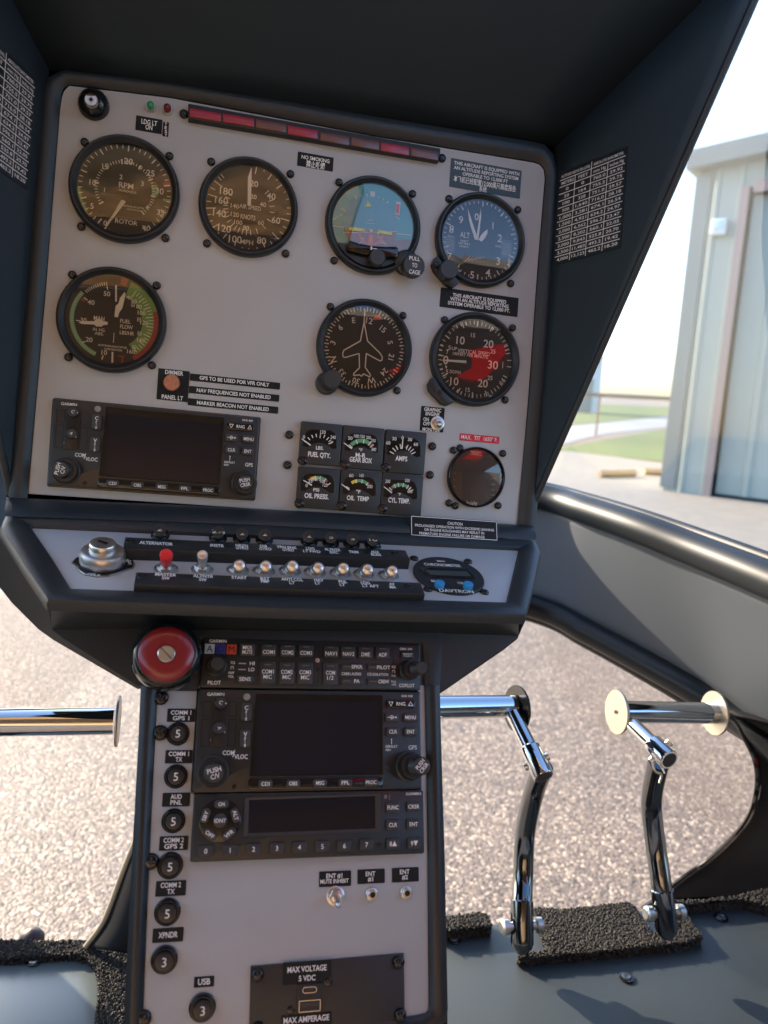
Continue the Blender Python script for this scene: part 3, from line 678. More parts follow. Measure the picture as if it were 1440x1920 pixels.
# ---------------------------------------------------------------- placards
def placard(label,F,px,py,w,h,lines,m=LBL,th=None,name='placard',cat='placard',group=None,z=0,tm=WHT,rot=0,bold=.018,frame=False,T0=None):
    """lines: (text, x, y, cap height, width) in photo pixels"""
    T=Th(name,label,cat,F,px,py,group,rot=rot,z=z)
    mb=MB(); mb.box(0,0,w/T.sx,h/T.sy,0,.0006,.0006,.0001); T.b(mb,'plate',m,False)
    mb=MB()
    for l in lines:
        x,y=T.L(l[1],l[2],.0007); mtext(mb,l[0],x,y,l[3]/T.sy,.0009,(l[4]/T.sx) if len(l)>4 and l[4] else None,(l[5] if len(l)>5 else 0),bold)
    if frame:
        W,Hh,t=w/T.sx/2-.0008,h/T.sy/2-.0008,.0005
        for a,b in (((-W,-Hh),(W,-Hh)),((-W,Hh),(W,Hh)),((-W,-Hh),(-W,Hh)),((W,-Hh),(W,Hh))): mb.quad(a,b,t,.0009)
    T.b(mb,'lettering',tm,False); return T
P3=lambda ox,oy,s: (lambda x,y: (ox+x/s,oy+y/s))
a=P3(0,130,3)
placard('black LDG LT ON label under the green pilot light',FU,*a(838,313),50,27,[('LDG LT',*a(840,299),8.5,30),('ON',*a(838,327),8.5,13)])
t=placard('narrow black TEST label under the dark red pilot light',FU,*a(932,338),11,27,[(c,*a(933,308+i*21),5.2,4.5) for i,c in enumerate('TEST')])
placard('black NO SMOKING label with Chinese text below the annunciator row',FU,*P3(340,180,2.88)(724,355),68,26,[('NO SMOKING',*P3(340,180,2.88)(725,341),6.5,53),('禁止吸烟',*P3(340,180,2.88)(724,374),9.5,35)])
b_=P3(580,250,3)
placard('faded blue grey AIRCRAFT IS EQUIPPED label with Chinese text above the altimeter',FU,*b_(992,255),134,53,[('THIS AIRCRAFT IS EQUIPPED WITH',*b_(999,198),6,124),('AN ALTITUDE REPORTING SYSTEM',*b_(996,224),6,122),('OPERABLE TO 12,000 FT',*b_(990,250),6,86),('本飞机已经配置12,000英尺高度报告',*b_(988,285),8.5,118),('系统',*b_(976,316),8,14)],m=LBL2,bold=.012)
placard('black AIRCRAFT IS EQUIPPED label below the altimeter',FU,*b_(957,951),147,36,[('THIS AIRCRAFT IS EQUIPPED',*b_(958,929),6.3,101),('WITH AN ALTITUDE REPORTING',*b_(957,952),6.3,110),('SYSTEM OPERABLE TO 12,000 FT.',*b_(955,976),6.3,117)])
c_=P3(80,480,3)
placard('black GPS TO BE USED FOR VFR ONLY strip, topmost of the three strips',FU,*c_(1085,707),170,13,[('GPS TO BE USED FOR VFR ONLY',*c_(1081,705),6.6,131)])
placard('black NAV FREQUENCIES NOT ENABLED strip, middle of the three strips',FU,*c_(1080,776),170,13,[('NAV FREQUENCIES NOT ENABLED',*c_(1077,775),6.6,139)])
placard('black MARKER BEACON NOT ENABLED strip, lowest of the three strips',FU,*c_(1074,844),170,13,[('MARKER BEACON NOT ENABLED',*c_(1072,844),6.6,135)])
t=placard('black square DIMMER PANEL LT label around the copper knob',FU,*c_(734,727),59,58,[('DIMMER',*c_(740,657),7.5,34),('PANEL LT',*c_(730,796),7.5,40)])
t=Th('dimmer_knob','round copper dimmer knob in the black DIMMER label','knob',FU,*c_(726,715),z=.001)
mb=MB(); mb.lathe([(.0066,0),(.0066,.003),(.006,.0042),(0,.0045)],n=32); t.b(mb,'cap',COP)
mb=MB(); 
for q in range(4): mb.quad((0,0),(.005*math.cos(q*1.57+.5),.005*math.sin(q*1.57+.5)),.0002,.0046,.0018)
t.b(mb,'facet',mat('pale copper',(.6,.33,.25),.3,.6))
d_=P3(520,740,2.88)
placard('black GRAPHIC ENGINE MONITOR label around a toggle below the vertical speed dial',FU,*d_(836,133),44,46,[('GRAPHIC',*d_(839,82),6.3,32),('ENGINE',*d_(838,105),6.3,26),('ON',*d_(803,133),6.5,10),('OFF',*d_(806,157),6.5,13),('MONITOR',*d_(831,190),6.3,33)])
placard('bright red MAX. TIT 1650 F. label above the round engine monitor',FU,*d_(1092,237),74,13,[('MAX.  TIT  1650° F.',*d_(1091,236),7.5,68)],m=LRD,bold=.005)

# ---------------------------------------------------------------- toggles and small hardware
def toggle(label,F,px,py,tip,r=.0055,red=False,ball=True,lever=.004,zt=.018,group=None,name='toggle_switch',lean=(0,0)):
    T=Th(name,label,'toggle switch',F,px,py,group)
    mb=MB(); mb.lathe([(r*1.5,0),(r*1.5,.0008),(r*1.35,.0012),(r*.9,.0012)],n=28); T.b(mb,'washer',SIL)
    mb=MB(); mb.lathe([(r*1.15,.0012),(r*1.15,.0030),(r*1.05,.0034),(r*.8,.0034)],n=6); T.b(mb,'nut',SIL)
    mb=MB(); mb.lathe([(r*.75,.003),(r*.75,.0052),(r*.5,.0055),(r*.45,.0045),(0,.0045)],n=20); T.b(mb,'bushing',SIL)
    x,y=T.L(*tip,z=zt) ; z=zt; a=Vector((0,0,.004)); b=Vector((x,y,z))
    mb=MB()
    q=(b-a).normalized(); 
    if ball: mb.tube([a,a.lerp(b,.5),a.lerp(b,.8),b-q*.0005,b+q*.0012,b+q*.0022],[lever*.45,lever*.62,lever*.95,lever,lever*.8,lever*.3],16)
    else: mb.tube([a,b-q*.002,b-q*.0006,b],[lever*.5,lever*.72,lever*.6,lever*.25],16)
    T.b(mb,'lever',RBOOT if red else SIL); return T
toggle('small toggle in the GRAPHIC ENGINE MONITOR label',FU,820,794,(824,796),r=.0042,lever=.0028,zt=.010)
def pilot(label,px,py,m,r):
    T=Th('pilot_light',label,'pilot light',FU,px,py)
    mb=MB(); mb.lathe([(r*1.25,0),(r*1.25,.003),(r*1.1,.0036),(r,.0036)],n=28); T.b(mb,'bezel',SIL)
    mb=MB(); mb.lathe([(r,.0034),(r*.95,.006),(r*.7,.008),(r*.3,.009),(0,.0092)],n=24); T.b(mb,'lens',m)
pilot('small green pilot light near the top left of the panel',283,203,GRNL,.0030)
pilot('small dark red pilot light right of the green one',314,208,DREDL,.0032)
# swivel lamp top left
T=Th('map_light','black round swivel map light with pale chrome tip, top left of panel','map light',FU,176,198)
mb=MB(); mb.lathe([(.0118,0),(.0118,.002),(.0108,.006),(.008,.009),(.0055,.0105)],n=40); T.b(mb,'base',BLKG)
tip=Vector((*T.L(171,188,.020),.020)); mb=MB(); mb.tube([Vector((0,0,.006)),tip*.6+Vector((0,0,.003)),tip],[.0062,.0052,.0045],28); T.b(mb,'barrel',BLKG)
mb=MB(); mb.tube([tip-Vector((0,0,.003)),tip,tip+Vector((0,0,.0012)),tip+Vector((0,0,.0012)),tip+Vector((0,0,.0006))],[.0048,.0050,.0044,.002,.0018],28); T.b(mb,'tip',SIL)
mb=MB(); mb.lathe([(.0012,tip.z+.0014),(0,tip.z+.0014)],tip.x,tip.y,12); T.b(mb,'aperture',BLKG)

# annunciator row
T=Th('annunciator_row','long black row of eight dim red and amber caution lights along the panel top','annunciator',FU,586,252,rot=-0)
g_=P3(340,180,2.88)
TL=T.L(*g_(37,60));TR=T.L(*g_(1388,300));BR=T.L(*g_(1380,368));BL=T.L(*g_(37,143))
mb=MB(); mb.prism([BL,BR,TR,TL],0,.007,.0012); T.b(mb,'housing',BLKM)
segs=[(45,215,66,143,0),(225,393,95,172,0),(403,566,126,205,1),(575,735,160,235,0),(750,906,195,262,1),(917,1067,222,292,1),(1077,1228,250,318,0),(1240,1384,278,343,1)]
cols=['lit','lit','a','lit','b','b','m','c']
for x0,x1,y0,y1,am in segs:
    sl_=(y1-y0)/ (x1-x0)*0+.172
    zz=.0071; yt=y0; hgt=46
    q=[T.L(*g_(x0,y0+hgt),zz),T.L(*g_(x1,y0+hgt+(x1-x0)*.17),zz),T.L(*g_(x1,y0+(x1-x0)*.17),zz),T.L(*g_(x0,y0),zz)]
    mb=MB(); mb.prism(q,.0068,.0078,.0004); T.b(mb,'amber_lens' if am else 'red_lens',LAMB if am else LRED)
for p in (g_(14,100),g_(1406,338)): 
    x,y=T.L(*p); screw(T,x,y,.0036,.003)

# ================================================================ ROUND GAUGES
DZ=.0022
def gauge(name,label,px,py,r,ticks=(),nums=(),needles=(),extra=None,K=None,screws=(),dial=DIAL,depth=.0022,cat='gauge',rf=.85,h=.0075,bold=.012,thin=False):
    T=Th(name,label,cat,FU,px,py)
    mb=MB(); mb.lathe([(r,0),(r,h*.55),(r*.985,h*.85),(r*.955,h),(r*.93,h),(r*(rf+.02),h*.55),(r*rf,h*.42),(r*rf,.001)],n=72); 
    mb.f=[f for f in mb.f if len(f)==4]; T.b(mb,'bezel',BLKG if thin else BLK)
    mb=MB(); mb.lathe([(r*rf+.0003,DZ-.0006),(r*rf+.0003,DZ-.0002)],n=64); T.b(mb,'dial',dial,False)
    K=K or (lambda x,y:(x,y))
    LL=lambda x,y: T.L(*K(x,y),z=DZ)
    if extra: extra(T,LL)
    mb=MB()
    for t in ticks:
        if t[0]=='L':
            _,x0,y0,x1,y1,w=t; a_=LL(x0,y0); b__=LL(x1,y1); mb.quad(a_,b__,w/T.s,DZ+.0004)
        else:
            vals,r0,r1,w=t[:4]; cx,cy=(t[4] if len(t)>4 else (0,0)); mb.ticks(vals,r0*r,r1*r,w/T.s,DZ+.0004,cx,cy)
    if mb.v: T.b(mb,'tick_marks',IVO,False)
    mb=MB()
    for q in nums:
        x,y=LL(q[1],q[2]); mtext(mb,q[0],x,y,q[3]/T.sy,DZ+.0004,None if len(q)<6 or not q[5] else q[5]/T.sx,q[4] if len(q)>4 else 0,bold)
    if mb.v: T.b(mb,'numerals',IVO,False)
    for nd in needles:
        pts=[LL(*p) for p in nd]; mb=MB(); mb.prism(pts,DZ+.0008,DZ+.0014,0,True); T.b(mb,'needle',IVO,False)
    # domed cover glass
    mb=MB(); R_=r*rf*1.01; mb.lathe([(R_,h*.5),(R_*.8,h*.5+.0004),(R_*.5,h*.5+.0008),(R_*.2,h*.5+.00095),(0.00001,h*.5+.001)],n=48); T.b(mb,'cover_glass',GLASS)
    for s in screws:
        x,y=T.L(*s); screw(T,x,y)
    return T
def wedge(p0,p1,w0,w1):
    a=Vector(p0);b=Vector(p1);d=(b-a).normalized();n=Vector((-d.y,d.x))
    return [tuple(a-n*w0),tuple(b-n*w1),tuple(b+n*w1),tuple(a+n*w0)]
def lin(a0,a1,n): return [a0+(a1-a0)*i/(n-1) for i in range(n)]
# --- RPM
K=P3(0,130,3)
def ex(T,LL):
    r=.0415
    mb=MB(); mb.band(r*.49,r*.60,72,94,DZ+.0002); mb.band(r*.80,r*.85,-128,-96,DZ+.0002); mb.band(r*.70,r*.845,94,98,DZ+.0001); T.b(mb,'green_arc',GRN,False)
    mb=MB(); mb.band(r*.72,r*.845,70,76,DZ+.0002); mb.band(r*.49,r*.60,66,70,DZ+.0002); T.b(mb,'red_arc',DRED,False)
A0=[-148+7.45*i for i in range(41)]
gauge('tachometer','dual rotor and engine RPM dial at the top left, numbered to 40',235,357.5,.0418,
 ticks=[([A0[i] for i in range(41) if i%5],.76,.83,1.6),([A0[i] for i in range(0,41,5)],.72,.83,2.4),(lin(-128,138,46),.49,.545,1.5),([-128,-85,-10,28,60,95,138],.47,.56,3)],
 nums=[('5',518,770,10),('10',522,637,10),('15',593,547,10,8),('20',723,519,11),('25',847,585,11),('30',898,686,11),('35',903,806,10),('40',822,895,10),('0',592,866,9),('1',588,680,8),('2',681,606,8.5),('3',801,644,8.5),('4',828,776,8.5),
  ('RPM',710,655,10),('HUNDREDS',718,688,3.6,0,33),('ENSTROM HELICOPTER',752,776,3.2,0,40),('CORPORATION',752,792,3.2,0,28),('ROTOR',711,860,8),('ENGINE',708,942,7.5)],
 needles=[wedge((690,740),(588,905),7,2),wedge((700,742),(600,880),9,6)],extra=ex,K=K,screws=[K(477,412),K(953,490),K(458,886),K(931,950)])
# --- airspeed
K=P3(340,180,2.88)
cxa,cya=365,606
def rt(ang,r0,r1,w,cx=cxa,cy=cya,ax=1.0,ay=1.05):
    a=R(ang); return ('L',cx+r0*math.sin(a)*ax,cy-r0*math.cos(a)*ay,cx+r1*math.sin(a)*ax,cy-r1*math.cos(a)*ay,w)
def ex(T,LL):
    mb=MB(); a=LL(391,825);b=LL(393,858); mb.quad(a,b,.0022,DZ+.0002); T.b(mb,'red_mark',DRED,False)
    mb=MB(); a=LL(218,764);b=LL(200,782); mb.quad(a,b,.0018,DZ+.0002); T.b(mb,'red_mark',DRED,False)
tk=[rt(a_,178,232,1.8) for a_ in (11,35,56,107,135,157,202,222,243,270,288,307)]+[rt(a_,205,232,1.5) for a_ in (23,46,67,78,90,98,117,126,146,168,180,190,212,232,252,261,279,297,314,319)]+[rt(a_,112,140,1.5) for a_ in (100,120,140,160,176,186,196,206,216,226,238,250,260,268,276,284,295,305,50,72,86)]
gauge('airspeed_indicator','airspeed dial in MPH and knots with its needle straight up',466,391,.0402,ticks=tk,
 nums=[('20',393,475,10.5),('40',485,542,11.5),('60',511,672,11.5),('80',433,782,12),('100',291,774,12.5),('120',233,717,12.5),('140',206,633,12.5),('160',217,564,12.5),('180',243,516,12.5),('140',289,595,8),('120',289,641,8),('100',307,683,8),('80',350,713,8),('60',430,685,8),('40',440,587,8),('20',390,545,8),('AIR SPEED',372,602,7.5,0,41),('KNOTS',360,655,8.5,0,28),('MPH',353,790,8.5)],
 needles=[wedge((366,594),(369,440),9,10),wedge((369,442),(378,392),9,1.5)],extra=ex,K=K,screws=[K(161,357),K(589,423),K(138,797),K(563,852)])
# --- manifold pressure / fuel flow
K=P3(80,480,3)
def ex(T,LL):
    r=.0415
    mb=MB(); mb.band(r*.70,r*.75,-158,-52,DZ+.0001); T.b(mb,'green_arc',GRN,False)
    mb=MB(); mb.ticks(lin(-158,-52,38),r*.68,r*.76,.0009,DZ+.0003); T.b(mb,'green_hatching',mat('mint paint',(.35,.62,.42),.5),False)
    mb=MB(); mb.band(r*.50,r*.80,18,146,DZ+.0001,.002,0); T.b(mb,'green_sector',GRN2,False)
    mb=MB(); mb.band(r*.76,r*.845,72,148,DZ+.0002); mb.band(r*.70,r*.845,8,17,DZ+.0002); mb.quad(LL(222,238),LL(240,253),.003,DZ+.0002); mb.box(*LL(442,565),.005,.0012,DZ,DZ+.0003); mb.box(*LL(448,585),.0014,.004,DZ,DZ+.0003); T.b(mb,'red_arc',DRED,False)
tk=[('L',362,168,366,192,2),('L',234,234,253,250,2),('L',188,362,212,366,2),('L',222,490,240,480,2),('L',333,583,340,560,2.4),('L',413,165,413,257,3.4),('L',393,540,392,600,3.4),('L',402,432,398,488,1.2)]
tk+=[(lin(-46,-12,11),.66,.72,1.4),(lin(30,142,22),.62,.71,1.5,(.002,0)),(lin(30,142,8),.57,.71,2,(.002,0))]
gauge('manifold_fuel_gauge','manifold pressure and fuel flow dial with a broad green sector, left side second row',211,601.5,.0414,ticks=tk,
 nums=[('50',362,213,8.5),('40',273,261,8.5),('30',230,361,8),('20',262,471,8.5),('10',347,543,8.5),('MAN',318,351,8,0,20),('IN. HG.',318,415,5.5,0,23),('ABS.',318,437,5.5,0,17),('FUEL',466,368,7,0,20),('FLOW',472,400,7,0,24),('LBS/HR',474,434,6.5,0,27),('40',487,234,7),('60',515,256,7),('80',542,286,7),('100',557,321,7.5),('120',572,376,7.5),('140',553,473,7.5),('160',497,538,7.5),('ENSTROM HELICOPTER',394,509,3.6,0,54),('CORPORATION',396,527,3.6,0,34),('⊟',543,358,7),('⊟',545,437,7),('⊟',515,513,7),('⊟',508,278,6)],
 needles=[[(203,376),(225,369),(292,368),(300,358),(334,358),(340,369),(366,372),(366,388),(340,390),(334,399),(300,397),(292,387),(225,384)],[(462,203),(467,218),(450,292),(446,300),(432,318),(424,346),(405,344),(408,306),(412,282),(428,268),(436,238)]],extra=ex,K=K,screws=[K(168,107),K(642,167),K(146,570),K(615,616)])
# --- attitude
K=P3(340,180,2.88)
def ex(T,LL):
    r=.0415
    mb=MB(); mb.band(0.0001,r*.845,-105,105,DZ+.00002); T.b(mb,'sky_card',SKYB,False)
    hz=[LL(812,702),LL(1238,754)]
    L0=[]
    for k in range(15):
        a=R(101+ (237-101)*k/14); L0.append((r*.845*math.sin(a),r*.845*math.cos(a)))
    mb=MB(); mb.poly(L0,DZ+.0001); T.b(mb,'ground_card',BRN,False)
    mb=MB(); mb.quad(LL(812,700),LL(1238,752),.0006,DZ+.0003); mb.quad(LL(862,606),LL(892,628),.0007,DZ+.0003)
    for p0,p1 in (((938,540),(950,572)),((970,535),(977,565)),((1003,528),(1006,560)),((1065,540),(1060,565)),((1093,552),(1084,575)),((1118,568),(1102,588)),((1160,650),(1178,668)),((818,668),(870,640))): mb.quad(LL(*p0),LL(*p1),.0006,DZ+.0003)
    mb.poly([LL(1019,515),LL(1046,518),LL(1046,540),LL(1034,560),LL(1020,540)],DZ+.0004); T.b(mb,'horizon_marks',IVO,False)
    # inner ball card (slightly raised)
    c=LL(1022,695); ri=r*.565
    mb=MB(); n=40
    mb.lathe([(ri,DZ+.0004),(ri,DZ+.0009)],c[0],c[1],n); T.b(mb,'sky_ball',mat('ball sky blue',(.15,.40,.50),.35),False)
    mb=MB(); mb.poly([(c[0]+ri*math.sin(R(a)),c[1]+ri*math.cos(R(a))) for a in lin(97,263-10,16)],DZ+.0011); T.b(mb,'ground_ball',mat('ball brown',(.33,.19,.13),.4),False)
    mb=MB(); 
    for p0,p1 in (((873,742),(1165,735)),((1005,672),(1038,675)),((998,688),(1042,692)),((1060,760),(1105,808)),((985,765),(960,800)),((1022,735),(1022,780)),((1060,792),(1090,798)),((962,790),(990,796))): mb.quad(LL(*p0),LL(*p1),.0005,DZ+.0013)
    T.b(mb,'pitch_lines',IVO,False)
    mb=MB(); mb.poly([LL(1004,568),LL(1026,600),LL(990,602)],DZ+.0015); mb.quad(LL(903,720),LL(985,728),.0026,DZ+.0022); mb.quad(LL(1060,736),LL(1134,748),.0026,DZ+.0022); mb.box(*LL(1022,731),.0028,.0022,DZ+.002,DZ+.0022); mb.quad(LL(981,728),LL(988,742),.0018,DZ+.0022); mb.quad(LL(1064,738),LL(1057,750),.0018,DZ+.0022); T.b(mb,'aircraft_symbol',YELH,False)
    mb=MB(); q=LL(1022,740); mb.band(.0095,.0110,95,265,DZ+.002,q[0],q[1]); mb.box(*LL(1019,785),.004,.010,DZ+.001,DZ+.002); T.b(mb,'orange_bracket',ORG,False)
    mb=MB(); mb.prism([LL(1158,572),LL(1183,575),LL(1176,648),LL(1152,642)],DZ,DZ+.001); T.b(mb,'flag',IVO,False)
    mb=MB(); mb.quad(LL(1168,585),LL(1165,636),.0028,DZ+.0012); T.b(mb,'flag_stripe',mat('pink red paint',(.55,.12,.14),.5),False)
    mb=MB(); mb.poly([(r*.85*math.sin(R(a)),r*.85*math.cos(R(a))) for a in lin(123,237,18)],DZ+.0024); T.b(mb,'lower_mask',BLK,False)
T=gauge('attitude_indicator','attitude dial with turquoise sky and brown ground halves',698.5,425,.0412,extra=ex,K=K,screws=[K(851,468),K(1247,530),K(824,890)],dial=SKYB,nums=[],rf=.85)
mb=MB(); zz=.0095
p=[T.L(*K(x,y),z=.008) for x,y in ((912,778),(960,795),(1030,808),(1100,812),(1160,812),(1173,822),(1172,868),(1160,880),(1080,872),(980,860),(900,840),(893,826),(900,790))]
mb.prism(p,.0015,.0100,.003); T.b(mb,'control_shroud',BLKG)
mb=MB(); q=T.L(*K(1060,870),z=.014); mb.lathe([(.0068,.006),(.0068,.0135),(.0062,.0145),(0,.0147)],q[0],q[1],32); T.b(mb,'adjust_knob',BTN)
mb=MB(); q=T.L(*K(1026,822),z=.010); mb.box(q[0],q[1],.0012,.003,.0099,.0103); mb.box(q[0]+.003,q[1],.004,.0006,.0099,.0102); T.b(mb,'index_mark',IVO,False)
q0=T.L(*K(1215,900),z=.004); mb=MB(); mb.lathe([(.0105,0),(.0105,.006),(.009,.007)],q0[0],q0[1],32); T.b(mb,'knob_lug',BLK)
q=T.L(*K(1258,915),z=.016); mb=MB(); mb.tube([Vector((q0[0],q0[1],.004)),Vector((q[0],q[1],.010))],.004,16); mb.lathe([(.0093,.0085),(.0096,.010),(.0096,.0155),(.0090,.0162),(0,.0162)],q[0],q[1],40,.04,(.009,.016)); kb=T.b(mb,'cage_knob',BTN)
mb=MB(); 
for s_,yy,hh,ww in (('PULL',878,7,20),('TO',914,7.5,10),('CAGE',951,7.5,21)):
    x,y=T.L(*K(1260,yy),z=.0165); mtext(mb,s_,x,y,hh/T.sy,.0165,ww/T.sx,0,.01)
T.b(mb,'lettering',WHT,False,parent=kb)
# --- altimeter
K=P3(580,250,3)
def earlug(T,K,pts,name='lug'):
    mb=MB(); mb.prism([T.L(*K(x,y),z=.003) for x,y in pts],0,.0058,.0015); return T.b(mb,name,BLK)
def ex(T,LL):
    mb=MB(); mb.box(*LL(788,625),.010,.014,DZ-.0001,DZ+.0002); mb.box(*LL(1108,650),.010,.016,DZ-.0001,DZ+.0002); T.b(mb,'window',mat('window grey',(.05,.055,.06),.4),False)
    mb=MB()
    for k in range(6): x,y=LL(788,600+k*11); mb.quad((x-.004,y),(x+.004,y),.0004,DZ+.0004)
    for k in range(7): x,y=LL(1108,622+k*10); mb.quad((x-.004,y),(x+.004,y),.0004,DZ+.0004)
    mb.quad(LL(1122,705),LL(1124,760),.0018,DZ+.0003)
    for k in range(5): a=LL(872+k*20,724-k*4); b=LL(905+k*20,692+k*1); mb.quad(a,b,.0006,DZ+.0004)
    T.b(mb,'window_marks',mat('dim ivory',(.35,.35,.34),.5),False)
T=gauge('altimeter','altimeter dial numbered 0 to 9 with three white hands',898.5,452.5,.0412,
 ticks=[(lin(0,352.8,50),.77,.83,1.3),(lin(0,324,10),.72,.83,2.2)],
 nums=[('0',940,470,12),('1',1032,520,12),('2',1071,592,13.5),('3',1061,720,13.5),('4',1004,785,13.5),('5',915,797,13),('6',835,768,13),('7',788,693,13),('8',799,540,13),('9',852,487,13),('ALT',874,573,10,0,18),('1000 FT',795,582,3.5,0,12),('FEET',872,607,3.2,0,16),('100 FEET',872,622,3.2,0,22),('IN.HG',1063,637,4,0,11),('20.000 FT',870,638,3,0,18)],
 needles=[[(928,600),(897,500),(888,428),(903,470),(945,598)],[(935,602),(954,470),(962,425),(964,470),(947,604)],[(950,600),(962,578),(980,556),(1000,542),(998,565),(986,590),(966,612)]],extra=ex,K=K,screws=[K(784,370),K(1171,432),K(1131,846)])
lg=earlug(T,K,[(720,690),(700,705),(685,740),(700,780),(760,850),(800,875),(825,858),(845,835),(780,780)])
q=T.L(*K(713,740),z=.006); screw(T,*q,.0028,.002,z0=.0058)
q=T.L(*K(790,762),z=.017); mb=MB(); mb.lathe([(.0078,.0055),(.0082,.008),(.0082,.0155),(.0075,.0165),(0,.0165)],q[0],q[1],48,.05,(.007,.016)); T.b(mb,'setting_knob',BTN)
# --- directional gyro
K=P3(560,540,3)
def ex(T,LL):
    out=[(366,193),(345,300),(252,352),(245,372),(248,390),(262,392),(338,370),(340,450),(308,482),(306,494),(340,490),(352,498),(362,484),(398,502),(402,490),(372,448),(378,370),(455,412),(466,408),(468,390),(455,368),(385,300)]
    mb=MB(); P=[LL(*p) for p in out]
    for i in range(len(P)): mb.quad(P[i],P[(i+1)%len(P)],.0010,DZ+.0016)
    mb.quad(LL(370,122),LL(366,195),.0011,DZ+.0016); T.b(mb,'aircraft_symbol',IVO,False)
    mb=MB(); a=T.L(*K(430,165),DZ); mb.poly([LL(415,180),LL(430,150),LL(455,152),LL(472,178)],DZ+.0003); T.b(mb,'heading_bug',mat('orange red paint',(.65,.12,.06),.5),False)
cxd,cyd=362,348
tk=[(lin(0,355,72),.77,.82,1.6),(lin(0,350,36),.745,.84,2.1)]
T=gauge('heading_indicator','directional gyro compass card with an aeroplane outline',682.5,653.5,.0413,ticks=tk,
 nums=[('E',309,182,10,8),('12',397,185,11,-6),('15',473,232,10,-32),('S',514,307,10,-75),('21',520,388,10,-98),('24',480,473,10,-130),('W',408,520,11,-165),('30',322,522,10,170),('33',243,476,10,135),('N',195,402,11,104),('3',192,308,10,72),('6',234,222,10,40)],extra=ex,K=K,screws=[K(178,106),K(586,156),K(553,577)])
q=T.L(*K(188,513),z=.014); q0=T.L(*K(160,535),z=.004)
mb=MB(); mb.lathe([(.0095,0),(.0095,.005),(.008,.006)],q0[0],q0[1],32); T.b(mb,'knob_lug',BLK)
mb=MB(); mb.tube([Vector((q0[0],q0[1],.003)),Vector((q[0],q[1],.008))],.0075,20); mb.lathe([(.0075,.007),(.0080,.009),(.0080,.0145),(.0072,.0155),(0,.0155)],q[0],q[1],48,.05,(.008,.015)); T.b(mb,'setting_knob',BTN)
# --- vertical speed
def ex(T,LL):
    mb=MB(); 
    mb.quad(LL(838,345),LL(833,372),.0005,DZ+.0004); mb.poly([LL(842,342),LL(840,358),LL(828,350)],DZ+.0004); mb.poly([LL(830,455),LL(836,440),LL(822,442)],DZ+.0004); mb.quad(LL(826,430),LL(829,448),.0005,DZ+.0004); mb.quad(LL(1148,415),LL(1146,452),.0006,DZ+.0004); T.b(mb,'arrows',IVO,False)
cv=(0,0)
ang=lambda v: v
tk=[(lin(-112,-12,14),.75,.82,1.4),(lin(-168,-75,14),.75,.82,1.4),([-90,-122,-58],.70,.82,2.2),([-25,25,0,-156,156,180],.70,.82,2.2),(lin(-25,60,14),.74,.82,1.3),(lin(120,205,14),.74,.82,1.3),([62,68,74,112,118,124],.72,.82,1.6),([85,95],.74,.84,1.4)]
T=gauge('vertical_speed_indicator','vertical speed dial with its white needle lying level at zero',888.5,675,.0412,ticks=tk,
 nums=[('10',910,295,14),('15',980,266,7.5),('20',1067,315,14),('25',1092,357,7.5),('30',1092,433,15),('25',1075,506,7.5),('20',1035,537,14),('15',950,573,7.5),('10',875,525,14),('5',848,336,8),('UP',875,341,6),('5',834,471,8),('DOWN',880,473,6,0,20),('0',827,405,15),('VERTICAL SPEED',984,362,7,0,60),('100FEET PER MINUTE',966,380,5.2,0,66)],
 needles=[[(790,406),(835,404),(940,409),(941,424),(835,414)]],extra=ex,K=K,screws=[K(820,180),K(1201,225),K(1160,630)])
earlug(T,K,[(760,500),(740,512),(724,545),(730,580),(800,655),(830,664),(860,650),(875,640),(800,570)])
q=T.L(*K(788,588),z=.006); mb=MB(); mb.lathe([(.0030,.0056),(.0030,.0060),(.0022,.0060),(.0018,.0058),(0,.0058)],q[0],q[1],20); T.b(mb,'adjust_hole',BLKM)
# --- engine monitor
K=P3(520,740,2.88)
def ex(T,LL):
    mb=MB(); 
    for k in range(4): x,y=LL(958 if k==0 else 956,425+k*35); mb.box(x,y,.0012,.0008,DZ,DZ+.0003)
    for k,yy in enumerate((453,484,514,542)): x,y=LL(1165 if k<2 else 1161,yy); mb.box(x,y,.0036,.0012,DZ,DZ+.0003)
    mb.box(*LL(1072,313),.010,.0012,DZ,DZ+.0003); mb.box(*LL(1072,325),.011,.0014,DZ,DZ+.0003); T.b(mb,'scale_marks',mat('dim white print',(.22,.22,.22),.5),False)
T=gauge('engine_monitor','round engine monitor with a blank smoky face and black rim at lower right',891.5,895,.0263*1.02,ticks=[],nums=[('Insight',1050,586,9,0,20),('GRAPHIC ENGINE',1071,309,2.5,0,20),('MONITOR',1071,320,2.5,0,12)],extra=ex,K=K,screws=[K(950,300),K(985,288),K(1216,318),K(926,585),K(960,600),K(1191,599)],dial=mat('smoky grey screen',(.045,.043,.042),.35,var=.25,vscale=60),rf=.94,h=.005,thin=True)
